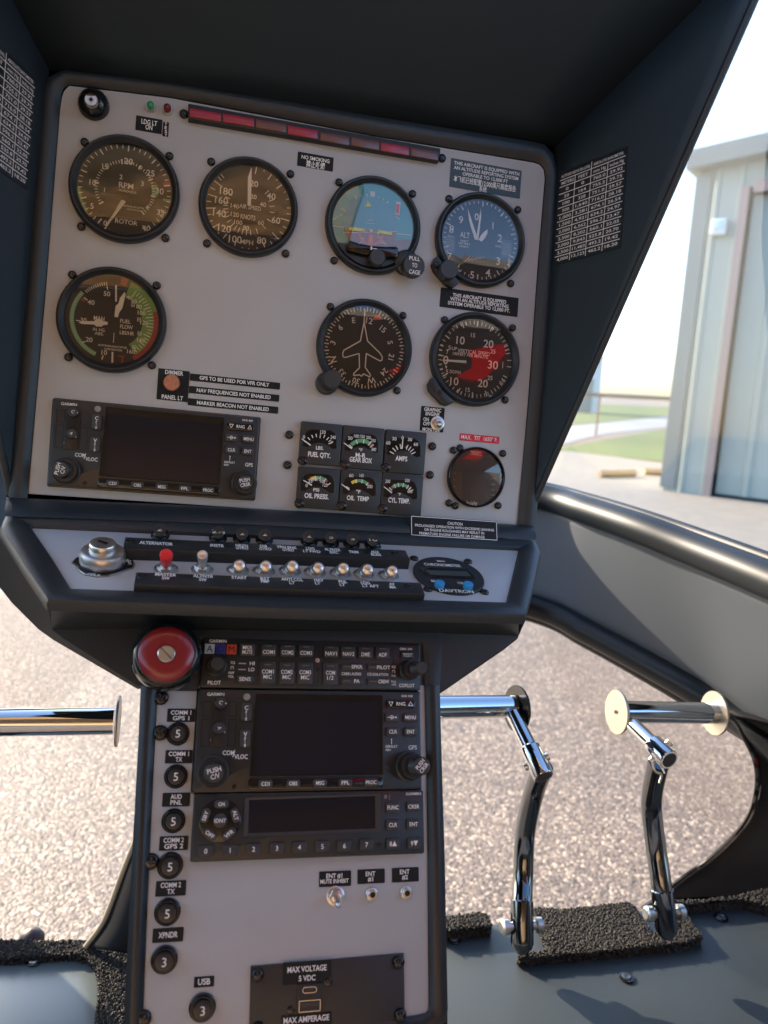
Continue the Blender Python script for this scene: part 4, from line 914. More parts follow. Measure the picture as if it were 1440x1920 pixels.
# ================================================================ SIX SMALL GAUGES
K=P3(520,740,2.88)
def small(label,name,cx,cy,w,h,arcs,ticks,nums,needle,screwp,text):
    T=Th(name,label,'gauge',FU,*K(cx,cy),group='small engine gauges in the black cluster')
    mb=MB(); mb.box(0,0,w/2.88/T.sx,h/2.88/T.sy,0,.006,.001,.0007); T.b(mb,'case',PLATE)
    z=.0063; LL=lambda x,y: T.L(*K(x+cx,y+cy),z=z)
    win=[LL(*p) for p in ((-92,8),(-90,-35),(-70,-72),(-45,-82),(60,-75),(80,-62),(92,-30),(92,22),(70,26),(45,8),(15,-8),(-15,-10),(-45,0),(-65,14))]
    mb=MB(); mb.prism(win,.0055,z,.0002); T.b(mb,'window',BLKG,False)
    for (m_,r0,r1,a0,a1,c) in arcs:
        q=LL(*c); mb=MB(); mb.band(r0/2.88/T.s,r1/2.88/T.s,a0,a1,z+.0001,q[0],q[1]); T.b(mb,{'GRN':'green_arc','YEL':'yellow_arc','DRED':'red_arc'}[m_],globals()[m_],False)
    mb=MB()
    for (x0,y0,x1,y1,wd) in ticks: mb.quad(LL(x0,y0),LL(x1,y1),wd/T.s,z+.0002)
    T.b(mb,'tick_marks',IVO,False)
    mb=MB()
    for n__ in nums: x,y=LL(n__[1],n__[2]); mtext(mb,n__[0],x,y,n__[3]/T.sy,z+.0002,n__[4]/T.sx if len(n__)>4 else None,0,.012)
    T.b(mb,'numerals',IVO,False)
    mb=MB()
    for n__ in text: 
        x,y=T.L(*K(n__[1]+cx,n__[2]+cy),z=.0061); mtext(mb,n__[0],x,y,n__[3]/T.sy,.00612,n__[4]/T.sx,0,.03)
    T.b(mb,'lettering',WHT,False)
    mb=MB(); a=LL(*needle[0]);b=LL(*needle[1]); mb.quad(a,b,2.6/T.s,z+.0005,1.4/T.s); T.b(mb,'needle',IVO,False)
    x,y=T.L(*K(*screwp),z=.006); mb=MB(); mb.lathe([(.0042,.0058),(.0042,.0064),(.0036,.0066)],x,y,20); T.b(mb,'screw_boss',BLKG); screw(T,x,y,.0034,.0016,z0=.0062)
    return T
def fan(cx,cy,r0,r1,angs,w): return [(cx+r0*math.sin(R(a)),cy-r0*math.cos(R(a)),cx+r1*math.sin(R(a)),cy-r1*math.cos(R(a)),w) for a in angs]
small('FUEL QTY. small gauge, top left of the six','fuel_quantity_gauge',229,268,220,226,[],fan(-8,30,70,88,[-58,-40,-24,-8,8,24,40,52,62],1.6)+fan(-8,30,64,92,[8,60],1.8),[('0',-85,-40,6),('120',17,-66,6,10),('240',72,-38,6,10)],((-50,5),(-98,-30)),(135,357),[('LBS.',0,20,6,14),('FUEL QTY.',-2,57,8.5,42)])
small('M-R GEAR BOX small gauge, top middle of the six','gearbox_temperature_gauge',454,290,222,228,[('GRN',64,84,-52,36,(0,34)),('DRED',64,84,36,50,(0,34))],fan(0,34,62,86,[-52,-20,10,36,50,66],1.8),[('50',-60,-55,6),('100',-27,-66,6,9),('150',5,-64,6,9),('200',38,-58,6,9),('250',64,-42,6,9),('300',66,6,6,9)],((-52,2),(-96,-30)),(362,378),[('°F',-4,8,5,7),('M-R',-4,37,7.5,19),('GEAR BOX',-3,63,8.5,42)])
small('AMPS small gauge with centred needle, top right of the six','ammeter',682,312,218,228,[],fan(-6,32,52,78,[-62,-44,-28,-10,22,36,50,64],1.7),[('60',-84,-52,6),('30',-50,-74,6),('0',-6,-80,6),('30',34,-70,6),('60',66,-44,6),('–',-36,-30,5),('+',15,-28,6)],((-10,-20),(-4,-78)),(585,391),[('AMPS',-12,33,8.5,22)])
small('OIL PRESS. small gauge, bottom left of the six','oil_pressure_gauge',216,506,222,222,[('DRED',66,80,-42,-34,(0,16)),('YEL',66,82,-34,-8,(0,16)),('GRN',66,82,-8,34,(0,16)),('DRED',66,82,34,42,(0,16))],fan(0,16,64,84,[-8,12,34,58],1.6),[('25',-38,-40,6),('50',-15,-50,6),('75',8,-50,6),('100',28,-38,6,9),('125',42,-18,6,9),('0',-58,-16,6)],((-30,-17),(-76,-44)),(118,588),[('PSI',-6,8,5.5,11),('OIL PRESS.',-4,42,8.5,45)])
small('OIL TEMP small gauge, bottom middle of the six','oil_temperature_gauge',442,522,220,224,[('YEL',62,78,-38,-12,(-2,14)),('GRN',62,78,-12,36,(-2,14)),('DRED',62,82,42,50,(-2,14))],fan(-2,14,60,80,[-60,-12,14,40],1.8),[('60',-43,-86,6),('160',13,-86,6,8),('200',57,-26,6,10)],((-54,-8),(-97,-40)),(347,600),[('°F',-5,2,6,8),('OIL  TEMP',-7,38,8,41)])
small('CYL. TEMP. small gauge, bottom right of the six','cylinder_temperature_gauge',664,540,220,222,[('DRED',64,80,-46,-40,(0,20)),('GRN',64,80,-40,32,(0,20)),('DRED',64,80,32,42,(0,20))],fan(0,20,62,84,[-46,-24,-8,12,32,44,56],1.8),[('200',-68,-72,6,9),('500',38,-76,6,9),('600',52,-18,6,9)],((-46,-10),(-90,-44)),(568,615),[('°F',-5,-4,5,6),('CYL. TEMP.',-7,32,8.5,40)])
for i,(p,l) in enumerate([((64,217),'left upper'),((54,380),'left lower'),((836,279),'right upper'),((823,433),'right lower')]):
    T=Th('panel_screw',l+' black screw beside the six gauge cluster','screw',FU,*K(*p),group='screws beside the six gauge cluster')
    ob=screw(T,0,0,.0036,.003)
# ================================================================ RADIOS
def rbtn(T,x,y,w,h,txt,z=.0,dz=.0022,th=None,tw=None,r=.0012,rot=0,m=None,name='button',bold=.012,txts=None,poly=None):
    """one key of a radio with its legend as a sub-part (metres, local)"""
    mb=MB(); mb.box(0,0,w,h,z-.0005,z+dz,r,min(.0007,h*.2)) if not poly else mb.prism(poly,z-.0005,z+dz,.0006)
    ob=T.b(mb,name,m or BTN); ob.location=(x,y,0); ob.rotation_euler=(0,0,R(rot))
    mb=MB()
    if txts: 
        for (s,tx,ty,hh,ww,rr) in txts: mtext(mb,s,tx,ty,hh,z+dz+.0001,ww,rr,bold)
    elif txt: mtext(mb,txt,0,0,th or h*.42,z+dz+.0001,tw,0,bold)
    if mb.v:
        T.b(mb,'legend',WHT,False,parent=ob)
    return ob
def rknob(T,x,y,r1,r2,z,off=(0,0),txt=None,rot=0,name='knob',h1=.009,h2=.016,trot=None):
    mb=MB(); mb.lathe([(r1*1.12,z),(r1*1.10,z+.0012),(r1,z+.0016),(r1,z+h1*.8),(r1*.92,z+h1),(r2*1.04,z+h1)],x,y,60,.03,(z+.0015,z+h1*.85)); ob=T.b(mb,name,BLK)
    a=(x,y,z+h1); mb=MB(); cx,cy=x+off[0],y+off[1]
    mb.tube([Vector(a),Vector((cx,cy,z+h2*.8)),Vector((cx,cy,z+h2-.0008)),Vector((cx,cy,z+h2))],[r2,r2,r2*.98,r2*.9],36)
    T.b(mb,'inner_knob',BTN,parent=ob)
    if txt:
        mb=MB(); k=len(txt); ca,sa=math.cos(R(rot)),math.sin(R(rot))
        for i,(s,hh,ww) in enumerate(txt):
            dy=((k-1)/2-i)*hh*1.35; mtext(mb,s,cx-dy*sa,cy+dy*ca,hh,z+h2+.0002,ww,rot,.012)
        T.b(mb,'lettering',WHT,False,parent=ob)
    return ob
def text_part(T,items,m=WHT,name='lettering',bold=.012,parent=None):
    mb=MB()
    for (s,x,y,h,w,z,rot) in items: mtext(mb,s,x,y,h,z,w,rot,bold)
    return T.b(mb,name,m,False,parent=parent)
def gns(label,F,px,py,u,lower):
    T=Th('gps_navigator',label,'radio',F,px,py,z=0,zc=.0055)
    W,Hh=.1588,.0675; zf=.0055
    mb=MB(); mb.box(0,0,W,Hh,0,zf,.0022,.0012); T.b(mb,'case',BLK)
    mb=MB(); mb.box(0,0,W+.0022,Hh+.0018,0,.0018,.002,.0003); T.b(mb,'rim',BLKG)
    X=lambda x: (x-335)/1012*W-W/2
    Y=lambda y: Hh/2-(y-354)/440*Hh
    k=W/1012
    def tri(x,y,s,up,z):
        sg=1 if up else -1; p=[(x-s,y-s*sg*.8),(x+s,y-s*sg*.8),(x,y+s*sg)]; return p
    # recessed display
    mb=MB(); mb.v=[];
    o=[(X(572),Y(728)),(X(1165),Y(728)),(X(1165),Y(372)),(X(585),Y(372))]; i_=[(X(600),Y(722)),(X(1145),Y(722)),(X(1145),Y(405)),(X(600),Y(405))]
    v=[(x,y,zf+.0006) for x,y in o]+[(x,y,zf-.0026+.003) for x,y in i_]
    mb.add(v,[(0,1,5,4),(1,2,6,5),(2,3,7,6),(3,0,4,7)]); T.b(mb,'display_bezel',BLKG,False)
    mb=MB(); mb.box((X(600)+X(1145))/2,(Y(722)+Y(405))/2,545*k,317*Hh/440,zf+.0001,zf+.0003); T.b(mb,'screen',SCRN,False)
    mb=MB(); mb.box(X(867),Y(760),600*k,.0078,zf-.001,zf+.0014,.0025,.0009); T.b(mb,'key_bar',BLKG)
    for s,xx in (('CDI',640),('OBS',760),('MSG',878),('FPL',992),('PROC',1108)): rbtn(T,X(xx),Y(760),.0098,.0052,s,zf+.001,.0016,.0024,len(s)*.0019,r=.0016)
    mb=MB()
    ob=rbtn(T,X(1250),Y(411),.0220,.0062,'RNG',zf,.0018,.0024,.0066,r=.002,m=BLKG)
    mb=MB(); 
    for sx,upw in ((-1,0),(1,1)):
        P=tri(sx*.0074,0,.0016,upw,0)
        for q in range(3): mb.quad(P[q],P[(q+1)%3],.0004,zf+.0020)
    T.b(mb,'arrows',WHT,False,parent=ob)
    ob=rbtn(T,X(1208),Y(473),.0100,.0064,'D',zf,.0018,.0026,.0022,r=.002)
    mb=MB(); mb.quad((-.0034,0),(.003,0),.0004,zf+.0020); mb.poly([(.0036,0),(.0024,.0009),(.0024,-.0009)],zf+.002); T.b(mb,'arrow',WHT,False,parent=ob)
    rbtn(T,X(1296),Y(473),.0100,.0064,'MENU',zf,.0018,.0024,.0080,r=.002)
    rbtn(T,X(1212),Y(538),.0098,.0064,'CLR',zf,.0018,.0025,.0058,r=.002)
    rbtn(T,X(1296),Y(538),.0098,.0064,'ENT',zf,.0018,.0025,.0058,r=.002)
    for s,yy in (('C',453),('V',567)):
        rbtn(T,X(545),Y(yy),.0072,.0118,None,zf,.0024,r=.0018,txts=[(s,0,.0028,.0026,None,0),('↕',0,-.0022,.0046,.0014,0)])
    # volume knobs with slots
    mb=MB()
    for xx,x1 in ((375,34),(487,32)):
        for y0,y1 in ((408,470),(486,600)):
            W0=x1*k; 
            for a,b in (((X(xx)-W0/2,Y(y0)),(X(xx)+W0/2,Y(y0))),((X(xx)-W0/2,Y(y1)),(X(xx)+W0/2,Y(y1))),((X(xx)-W0/2,Y(y0)),(X(xx)-W0/2,Y(y1))),((X(xx)+W0/2,Y(y0)),(X(xx)+W0/2,Y(y1)))): mb.quad(a,b,.0005,zf+.00015)
    mb.box(X(433),Y(505),.0105,.0300,zf-.0005,zf+.0008,.001,.0003)
    T.b(mb,'knob_slots',mat('deep black groove',(.004,.004,.005),.4))
    for yy,rr in ((413,40),(523,-50)):
        mb=MB(); mb.lathe([(.0046,zf),(.0044,zf+.003),(.0040,zf+.0036),(.0034,zf+.0030),(0,zf+.0030)],X(433),Y(yy),28); ob=T.b(mb,'volume_knob',BTN)
        mb=MB(); mtext(mb,'⊃' if yy<500 else '>',X(433),Y(yy),.0026,zf+.0032,.0022,(160 if yy<500 else 10) if lower else (160 if yy<500 else 60)); 
        mb.lathe([(.00045,zf+.0033),(0,zf+.0033)],X(455),Y(yy+4 if yy<500 else 540),8); T.b(mb,'pointer',WHT,False,parent=ob)
    mb=MB(); mb.lathe([(.0024,zf),(.0024,zf+.0004),(.0018,zf+.0008),(0,zf+.0009)],X(545),Y(386),24); T.b(mb,'light_sensor',mat('sensor pale plastic',(.25,.25,.23),.4))
    mb=MB(); mb.lathe([(.0016,zf+.0001),(.0016,zf+.0003),(0,zf+.0003)],X(508),Y(770),16); T.b(mb,'lock_hole',MT['deep black groove'])
    z=zf+.0003
    text_part(T,[('GARMIN',X(410),Y(376),.0021,.0115,z,0),('GNS 430',X(1283),Y(374),.0015,.0085,z,0),('COM',X(478),Y(628),.0028,.0078,z,0),('/',X(500),Y(632),.0042,.0016,z,0),('VLOC',X(532),Y(645),.0028,.0090,z,0),('GPS',X(1307),Y(609),.0028,.0062,z,0),('PWR',X(414),Y(462),.0013,.004,z,0),('VOL',X(414),Y(475),.0015,.004,z,0),('PUSH',X(445),Y(468),.0013,.0042,z,0),('SQ',X(445),Y(480),.0015,.0028,z,0),('VOL',X(410),Y(576),.0016,.0042,z,0),('PUSH',X(442),Y(572),.0012,.0038,z,0),('ID',X(440),Y(584),.0015,.0020,z,0),('DEFAULT',X(1207),Y(604),.0016,.0086,z,0),('NAV',X(1192),Y(619),.0016,.0038,z,0),('I',X(1207),Y(583),.0034,.0004,z,0),('^',X(1207),Y(573),.0012,.0012,z,0)])
    if lower:
        rknob(T,X(415),Y(708),.0096,.0064,zf,(.0006,-.0004),[('PUSH',.0029,.0090),('C/V',.0029,.0058)],14)
        rknob(T,X(1290),Y(692),.0094,.0062,zf,(.0034,.0004),[('PUSH',.0026,.0078),('CRSR',.0026,.0078)],50,h1=.011,h2=.020)
    else:
        rknob(T,X(418),Y(712),.0096,.0064,zf,(-.0020,.0004),[('PUSH',.0029,.0090),('C/V',.0029,.0058)],80)
        rknob(T,X(1290),Y(708),.0094,.0062,zf,(-.0002,.0004),[('PUSH',.0028,.0080),('CRSR',.0028,.0080)],14,h1=.007,h2=.011)
    return T
def ctr(q): return (sum(p[0] for p in q)/4,sum(p[1] for p in q)/4)
def ictr(q):      # diagonals' crossing = projected centre
    (x1,y1),(x3,y3)=q[0],q[2];(x2,y2),(x4,y4)=q[1],q[3]
    d=(x1-x3)*(y2-y4)-(y1-y3)*(x2-x4); a=x1*y3-y1*x3; b=x2*y4-y2*x4
    return ((a*(x2-x4)-(x1-x3)*b)/d,(a*(y2-y4)-(y1-y3)*b)/d)
gns('wide GPS radio with blank screen at the bottom left of the upright panel',FU,*ictr([(99.9,752.6),(491.6,781.4),(482,934.5),(95,909)]),0,False)
gns('wide GPS radio with blank screen in the pedestal, below the audio panel',FL,*ictr([(373.8,1297.9),(790,1296.7),(794.6,1476),(364,1485)]),0,True)
# --- audio panel
T=Th('audio_panel','slim audio control panel with two rows of keys at the pedestal top','radio',FL,*ictr([(378,1202),(789,1207),(793,1289.6),(374,1289.6)]),zc=.0055)
W,Hh,zf=.1588,.0338,.0055
mb=MB(); mb.box(0,0,W,Hh,0,zf,.0015,.0010); T.b(mb,'case',BLK)
X=lambda x,y=0: (x-352-(130-y)*0)/993*W-W/2
Y=lambda y: Hh/2-(y-130)/203*Hh
k=W/993
def akey(x,y,w,h,t,txts=None,th=.0027):
    ob=rbtn(T,X(x),Y(y),w*k,h*k,None,zf,.0016,txts=txts or [(t,0,-h*k*.16,th,min(len(t)*.0021,w*k*.85),0)],r=.001)
    mb=MB(); mb.box(0,h*k*.34,w*k*.45,.0007,zf+.0014,zf+.0018); T.b(mb,'led_bar',mat('dim led bar',(.12,.12,.12),.3),False,parent=ob); return ob
for s,x in (('COM1',641),('COM2',725),('COM3',808),('NAV1',922),('NAV2',1002),('DME',1082),('ADF',1162)): akey(x,174,66,54,s)
for s,x in (('COM1',640),('COM2',724),('COM3',806)): akey(x,268,68,98,s,txts=[(s,0,.0006,.0027,.0082,0),('MIC',0,-.0030,.0027,.0060,0)])
akey(920,268,66,98,'COM',txts=[('COM',0,.0006,.0027,.0066,0),('1/2',0,-.0030,.0027,.0048,0)])
rbtn(T,X(547),Y(174),66*k,54*k,None,zf,.0016,txts=[('MKR',0,.0014,.0026,.0066,0),('MUTE',0,-.0018,.0026,.0070,0)],r=.001)
rbtn(T,X(542),Y(297),70*k,34*k,'SENS',zf,.0016,.0025,.0078,r=.001)
rbtn(T,X(1281),Y(181),64*k,30*k,'TEST',zf,.0016,.0024,.0074,r=.001)
for s,x,y,tx in (('SPKR',1020,237,.0035),('PILOT',1143,237,.0038),('PA',1020,298,.0035),('CREW',1143,298,.0038)): 
    ob=rbtn(T,X(x),Y(y),104*k,32*k,None,zf,.0014,txts=[(s,tx,0,.0025,len(s)*.0020,0)],r=.0012)
    mb=MB(); mb.box(-.0038,0,.0055,.0007,zf+.0013,zf+.0016); T.b(mb,'led_bar',MT['dim led bar'],False,parent=ob)
mb=MB(); mb.box(X(528),Y(232),.0052,.0008,zf,zf+.0004); mb.box(X(528),Y(257),.0052,.0008,zf,zf+.0004); T.b(mb,'level_bars',mat('pale bars',(.35,.35,.34),.4),False)
for s,x,m_,bg in (('A',384,WHM,LBL),('O',431,BLUEM,LBL),('M',478,REDM,LBL)):
    mb=MB(); mb.box(0,0,42*k,42*k,zf-.0003,zf+.0008,0,.0002); ob=T.b(mb,'marker_lens',m_,False); ob.location=(X(x),Y(174),0)
    mb=MB(); mtext(mb,s,0,0,.0044,zf+.0010,None,0,.0); T.b(mb,'legend',bg if s!='O' else mat('deep blue ink',(.01,.01,.12),.4),False,parent=ob)
rknob(T,X(415),Y(243),.0066,.0048,zf,(.0006,.0004),h1=.006,h2=.011)
rknob(T,X(1290),Y(246),.0068,.0046,zf,(.0044,.0002),h1=.010,h2=.018)
mb=MB(); mb.lathe([(.0017,zf),(.0016,zf+.0006),(0,zf+.0009)],X(862),Y(212),20); T.b(mb,'light_sensor',mat('pinkish sensor',(.38,.26,.24),.4))
mb=MB(); mb.lathe([(.0015,zf),(.0015,zf+.0003),(0,zf+.0003)],X(862),Y(250),16); T.b(mb,'lock_hole',MT['deep black groove'])
mb=MB(); 
for xx in (595,866,1215): mb.box(X(xx),0,.0005,Hh*.9,zf-.0003,zf+.00012)
T.b(mb,'grooves',MT['deep black groove'],False)
z=zf+.0003
text_part(T,[('GARMIN',X(418),Y(141),.0021,.0118,z,0),('GMA 340',X(1276),Y(153),.0016,.0095,z,0),('PILOT',X(412),Y(313),.0024,.0088,z,0),('COPILOT',X(1278),Y(313),.0024,.0118,z,0),('HI',X(571),Y(231),.0024,.0034,z,0),('LO',X(569),Y(256),.0024,.0040,z,0),('CABIN AUDIO',X(1018),Y(267),.0019,.0145,z,0),('ICS ISOLATION',X(1141),Y(267),.0019,.0155,z,0),('SQ',X(487),Y(229),.0017,.003,z,0),('OFF',X(482),Y(272),.0016,.004,z,0),('VOL',X(482),Y(287),.0016,.004,z,0),('SQ',X(1216),Y(233),.0016,.003,z,0),('VOL',X(1216),Y(272),.0015,.0036,z,0),('PULL',X(1216),Y(297),.0013,.0036,z,0),('VOX',X(1216),Y(310),.0013,.0034,z,0),('∩',X(485),Y(250),.0022,.002,z,0),('∩',X(1216),Y(252),.0022,.002,z,0)])
# --- transponder
T=Th('transponder','black transponder with numbered keys below the GPS radio in the pedestal','radio',FL,*ictr([(365,1490),(794,1481),(797,1599.6),(356.7,1617)]),zc=.0055)
W,Hh=.1588,.0419
mb=MB(); mb.box(0,0,W,Hh,0,zf,.0015,.0010); T.b(mb,'case',BLK)
kk=P3(240,1460,2.4); LT=lambda x,y,z=.0055: T.L(*kk(x,y),z=z)
q=[LT(*p) for p in ((520,262),(1136,238),(1136,68),(526,86))]; qi=[LT(*p) for p in ((540,246),(1112,224),(1112,78),(545,96))]
mb=MB(); mb.add([(x,y,zf+.0008) for x,y in q]+[(x,y,zf+.0003) for x,y in qi],[(0,1,5,4),(1,2,6,5),(2,3,7,6),(3,0,4,7)]); T.b(mb,'display_bezel',BTN,False)
mb=MB(); mb.prism(qi,zf-.0002,zf+.0002); T.b(mb,'screen',SCRN,False)
for i,(s,x,y) in enumerate((('0',350,325),('1',459,321),('2',564,316),('3',669,312),('4',770,308),('5',873,304),('6',972,301),('7',1072,296),('8▲',1191,292),('9▼',1286,290))):
    a=LT(x,y); rbtn(T,a[0],a[1],.0098,.0070,s,zf,.0016,.0029,None if len(s)<2 else .0052,r=.0014)
for s,x,y in (('FUNC',1190,129),('CRSR',1283,125),('CLR',1190,207),('ENT',1283,204)):
    a=LT(x,y); rbtn(T,a[0],a[1],.0098,.0070,s,zf,.0016,.0025,len(s)*.0020,r=.0014)
c0_=LT(414,188)
mb=MB(); mb.lathe([(.0138,zf-.0001),(.0136,zf+.0006),(.0128,zf+.0009),(0,zf+.0009)],c0_[0],c0_[1],48); T.b(mb,'mode_ring',BLKG)
rbtn(T,c0_[0],c0_[1],.0092,.0092,'IDNT',zf+.0008,.0014,.0024,.0074,r=.0046)
for s,a,rr in (('ON',2,0),('ALT',72,-72),('VFR',143,36),('OFF',217,-36),('SBY',288,72)):
    ra=.0103; x=c0_[0]+ra*math.sin(R(a)); y=c0_[1]+ra*math.cos(R(a)); rbtn(T,x,y,.0095,.0054,s,zf+.0008,.0014,.0024,len(s)*.0021,r=.0024,rot=rr)
a=LT(1129,298); mb=MB(); mb.lathe([(.0016,zf),(.0016,zf+.0003),(0,zf+.0003)],a[0],a[1],16); T.b(mb,'lock_hole',MT['deep black groove'])
a=LT(1284,68); b=LT(1166,82); text_part(T,[('GARMIN',a[0],a[1],.0017,.0110,z,0)]); text_part(T,[('▣ ▯',b[0],b[1],.0018,.0040,z,0)],MT['pale bars'],'indicator')

# ================================================================ BREAKERS ON THE PEDESTAL
def breaker(label,F,px,py,num,r=.0072,group='round numbered circuit breakers',h=.008,rot=0,nsz=.0050,tip=None,zt=.014):
    T=Th('circuit_breaker',label,'circuit breaker',F,px,py,group)
    mb=MB(); mb.lathe([(r*1.12,0),(r*1.12,.0012),(r*1.02,.0018),(r*.98,.0018),(r*.98,.0032),(r*.9,.0040),(r*.78,.0040)],n=36,knurl=0); T.b(mb,'collar',BLKG)
    x,y=(T.L(*tip,z=zt) if tip else (0,0)); a=Vector((0,0,.003)); b=Vector((x,y,zt if tip else h)); d=(b-a).normalized()
    mb=MB(); rc=r*.72; mb.tube([a,b-d*.004,b-d*.0032,b-d*.0010,b-d*.0002,b],[rc*.8,rc*.8,rc,rc,rc*.96,rc*.8],32); T.b(mb,'button',BLK)
    mb=MB(); mtext(mb,num,0,0,nsz,0,None,0,.004)
    mb.v=[(v[0]+b.x,v[1]+b.y,b.z+.0004) for v in mb.v]; T.b(mb,'number',WHT,False); return T
a=P3(230,1150,2.4); b=P3(240,1460,2.4); c=P3(220,1620,2.25)
LG='black name labels beside the pedestal breakers'
for (cx,cy,w,h,l1,l2,lab,bx,by,num) in (
  (*a(263,459),52,25,'COMM 1','GPS 1','black COMM 1 GPS 1 label at the top of the breaker column',*a(246,539),'5'),
  (*a(253,645),51,25,'COMM 1','TX','black COMM 1 TX label beside the pedestal GPS radio',*a(237,730),'5'),
  (*b(217,94),52,26,'AUD','PNL','black AUD PNL label beside the transponder top',*b(202,185),'5'),
  (*b(206,290),54,27,'COMM 2','GPS 2','black COMM 2 GPS 2 label beside the transponder keys',*b(187,386),'5'),
  (*b(193,493),57,29,'COMM 2','TX','black COMM 2 TX label below the transponder',*b(175,594),'5'),
  (*c(214,299),58,27,'XPNDR',None,'black XPNDR label above a breaker marked 3',*c(196,398),'3'),
  (*c(366,496),38,20,'USB',None,'black USB label above the lowest breaker',*c(356,600),'3')):
    sc=1+(cy-1350)/1600
    if l2: placard(lab,FL,cx,cy,w,h,[(l1,cx,cy-h*.21,7.6*sc,38 if len(l1)>4 else 21),(l2,cx,cy+h*.21,7.6*sc,{'TX':12,'PNL':20}.get(l2,31)*sc)])
    else: placard(lab,FL,cx,cy,w,h,[(l1,cx,cy,8.5*sc,36 if l1=='XPNDR' else 23)])
    breaker('round black breaker numbered '+num+' under the '+l1+(' '+l2 if l2 else '')+' label',FL,bx+1,by+1.5,num,r=.0069 if cy<1500 else .0074)
c=P3(240,1460,2.4)
placard('black ENT #1 MUTE INHIBIT label above the lone pedestal toggle',FL,*c(932,450),60,29,[('ENT #1',*c(928,437),8.5,30),('MUTE INHIBIT',*c(929,461),7.5,53)])
placard('black ENT #1 label above the middle jack socket',FL,*c(1094,439),51,27,[('ENT',*c(1091,428),8.3,18),('#1',*c(1091,452),8,10)])
placard('black ENT #2 label above the right jack socket',FL,*c(1248,432),50,27,[('ENT',*c(1245,419),8.3,18),('#2',*c(1246,443),8,11)])
toggle('lone chrome toggle pointing down under the MUTE INHIBIT label',FL,*c(933,528),c(945,566),r=.0042,lever=.0022,zt=.013)
for p,l in (((1096,519),'chrome jack socket in the middle, directly right of the toggle'),((1251,512),'chrome jack socket under the ENT #2 label, nearest the pedestal right edge')):
    T=Th('jack_socket',l,'jack socket',FL,*c(*p))
    mb=MB(); mb.lathe([(.0044,0),(.0044,.0014),(.0038,.0020),(.0032,.0022)],n=30,knurl=.04,kr=(0,.002)); T.b(mb,'nut',SIL)
    mb=MB(); mb.lathe([(.0032,.002),(.0032,.0034),(.0028,.0038),(.0019,.0038),(.0019,.003)],n=28); mb.f=[f for f in mb.f if len(f)==4]; T.b(mb,'barrel',SIL)
    mb=MB(); mb.lathe([(.0019,.003),(.0019,.0031),(0,.0031)],n=20); T.b(mb,'hole',MT['deep black groove'])
# power outlet plate
c=P3(220,1620,2.25)
T=Th('usb_outlet_plate','black screwed plate with two USB ports, MAX VOLTAGE and MAX AMPERAGE labels','usb outlet',FL,*c(885,560))
q=[T.L(*c(*p)) for p in ((553,850),(1212,800),(1206,375),(562,430))]
mb=MB(); mb.prism(q,0,.0022,.0007); T.b(mb,'plate',PLATE)
for p,w,h in (((799,452),90,42),((797,652),92,22)):
    x,y=T.L(*c(*p)); mb=MB(); mb.box(0,0,w/T.sx,h/T.sy,.0020,.0027); ob=T.b(mb,'label',LBL,False); ob.location=(x,y,0); ob.rotation_euler=(0,0,0)
x0,y0=T.L(*c(808,562)); mb=MB(); mb.box(x0,y0,48/T.sx,55/T.sy,.0020,.0034,.001,.0004); T.b(mb,'port_block',BLKM)
def ring(mb,w,h,r,t,z,cx,cy):
    o=rrect(w,h,r,5,cx,cy); i=rrect(w-2*t,h-2*t,max(r-t,.0002),5,cx,cy); n=len(o)
    mb.add([(x,y,z) for x,y in o]+[(x,y,z) for x,y in i],[(k,(k+1)%n,n+(k+1)%n,n+k) for k in range(n)])
x,y=T.L(*c(808,525)); mb=MB(); ring(mb,.0094,.0036,.0018,.0004,.0036,x,y); ob=T.b(mb,'usb_port',SIL,False); mb=MB(); mb.box(x,y,.0056,.0009,.0034,.0037,.0004); T.b(mb,'contact_tongue',BTN,False,parent=ob)
x,y=T.L(*c(808,592)); mb=MB(); ring(mb,.0140,.0066,.0004,.0004,.0036,x,y); ob=T.b(mb,'usb_port',SIL,False); mb=MB(); mb.box(x,y+.0008,.0118,.0022,.0034,.0037); T.b(mb,'contact_tongue',BTN,False,parent=ob)
for s,p,hh,ww in (('MAX VOLTAGE',(798,437),11,75),('5 VDC',(798,476),10.5,32),('MAX AMPERAGE',(795,648),11,84)):
    pass
text_part(T,[(s,*T.L(*c(*p)),hh/T.sy,ww/T.sx,.0029,0) for s,p,hh,ww in (('MAX VOLTAGE',(798,437),10.5,73),('5 VDC',(798,476),10,31),('MAX AMPERAGE',(795,648),10.5,84))],bold=.02)
for p in ((589,463),(1182,410),(1189,632),(590,690)): x,y=T.L(*c(*p)); screw(T,x,y,.0042,.003,z0=.0022)
x,y=T.L(*c(886,493)); screw(T,x,y,.0030,.0008,z0=.0022); x,y=T.L(*c(728,612)); screw(T,x,y,.0026,.0006,z0=.0022)

# ================================================================ PEDESTAL AND SWITCH CONSOLE SHELL
T=Th('pedestal','tall black edged pedestal with a grey face plate carrying the radios','pedestal',FL,540,1500)
pl=[T.L(*p) for p in ((296,1285),(800,1285),(801,1500),(804,1893),(796,1903),(700,1930),(690,2060),(262,2060),(268,1900),(280,1600))]
mb=MB(); mb.prism(pl,-.003,0,.0004); T.b(mb,'face_plate',GREY2)
inn=[(392,1296),(296,1296),(289,1400),(281,1600),(272,1800),(264,2060)]
ot=[(372,1280),(264,1286),(259,1400),(248,1600),(238,1800),(228,2060)]
def pzone(name,inner,outer,m,zi=.001,zo=.002,zm=.003): return ringstrip(T,[T.L(*p) for p in inner],[T.L(*p) for p in outer],zi,zo,name,m,zm=zm)
pzone('left_trim',[(296,1290),(289,1400),(281,1600),(272,1800),(264,2060)],[(264,1286),(259,1400),(248,1600),(238,1800),(228,2060)],VIN)
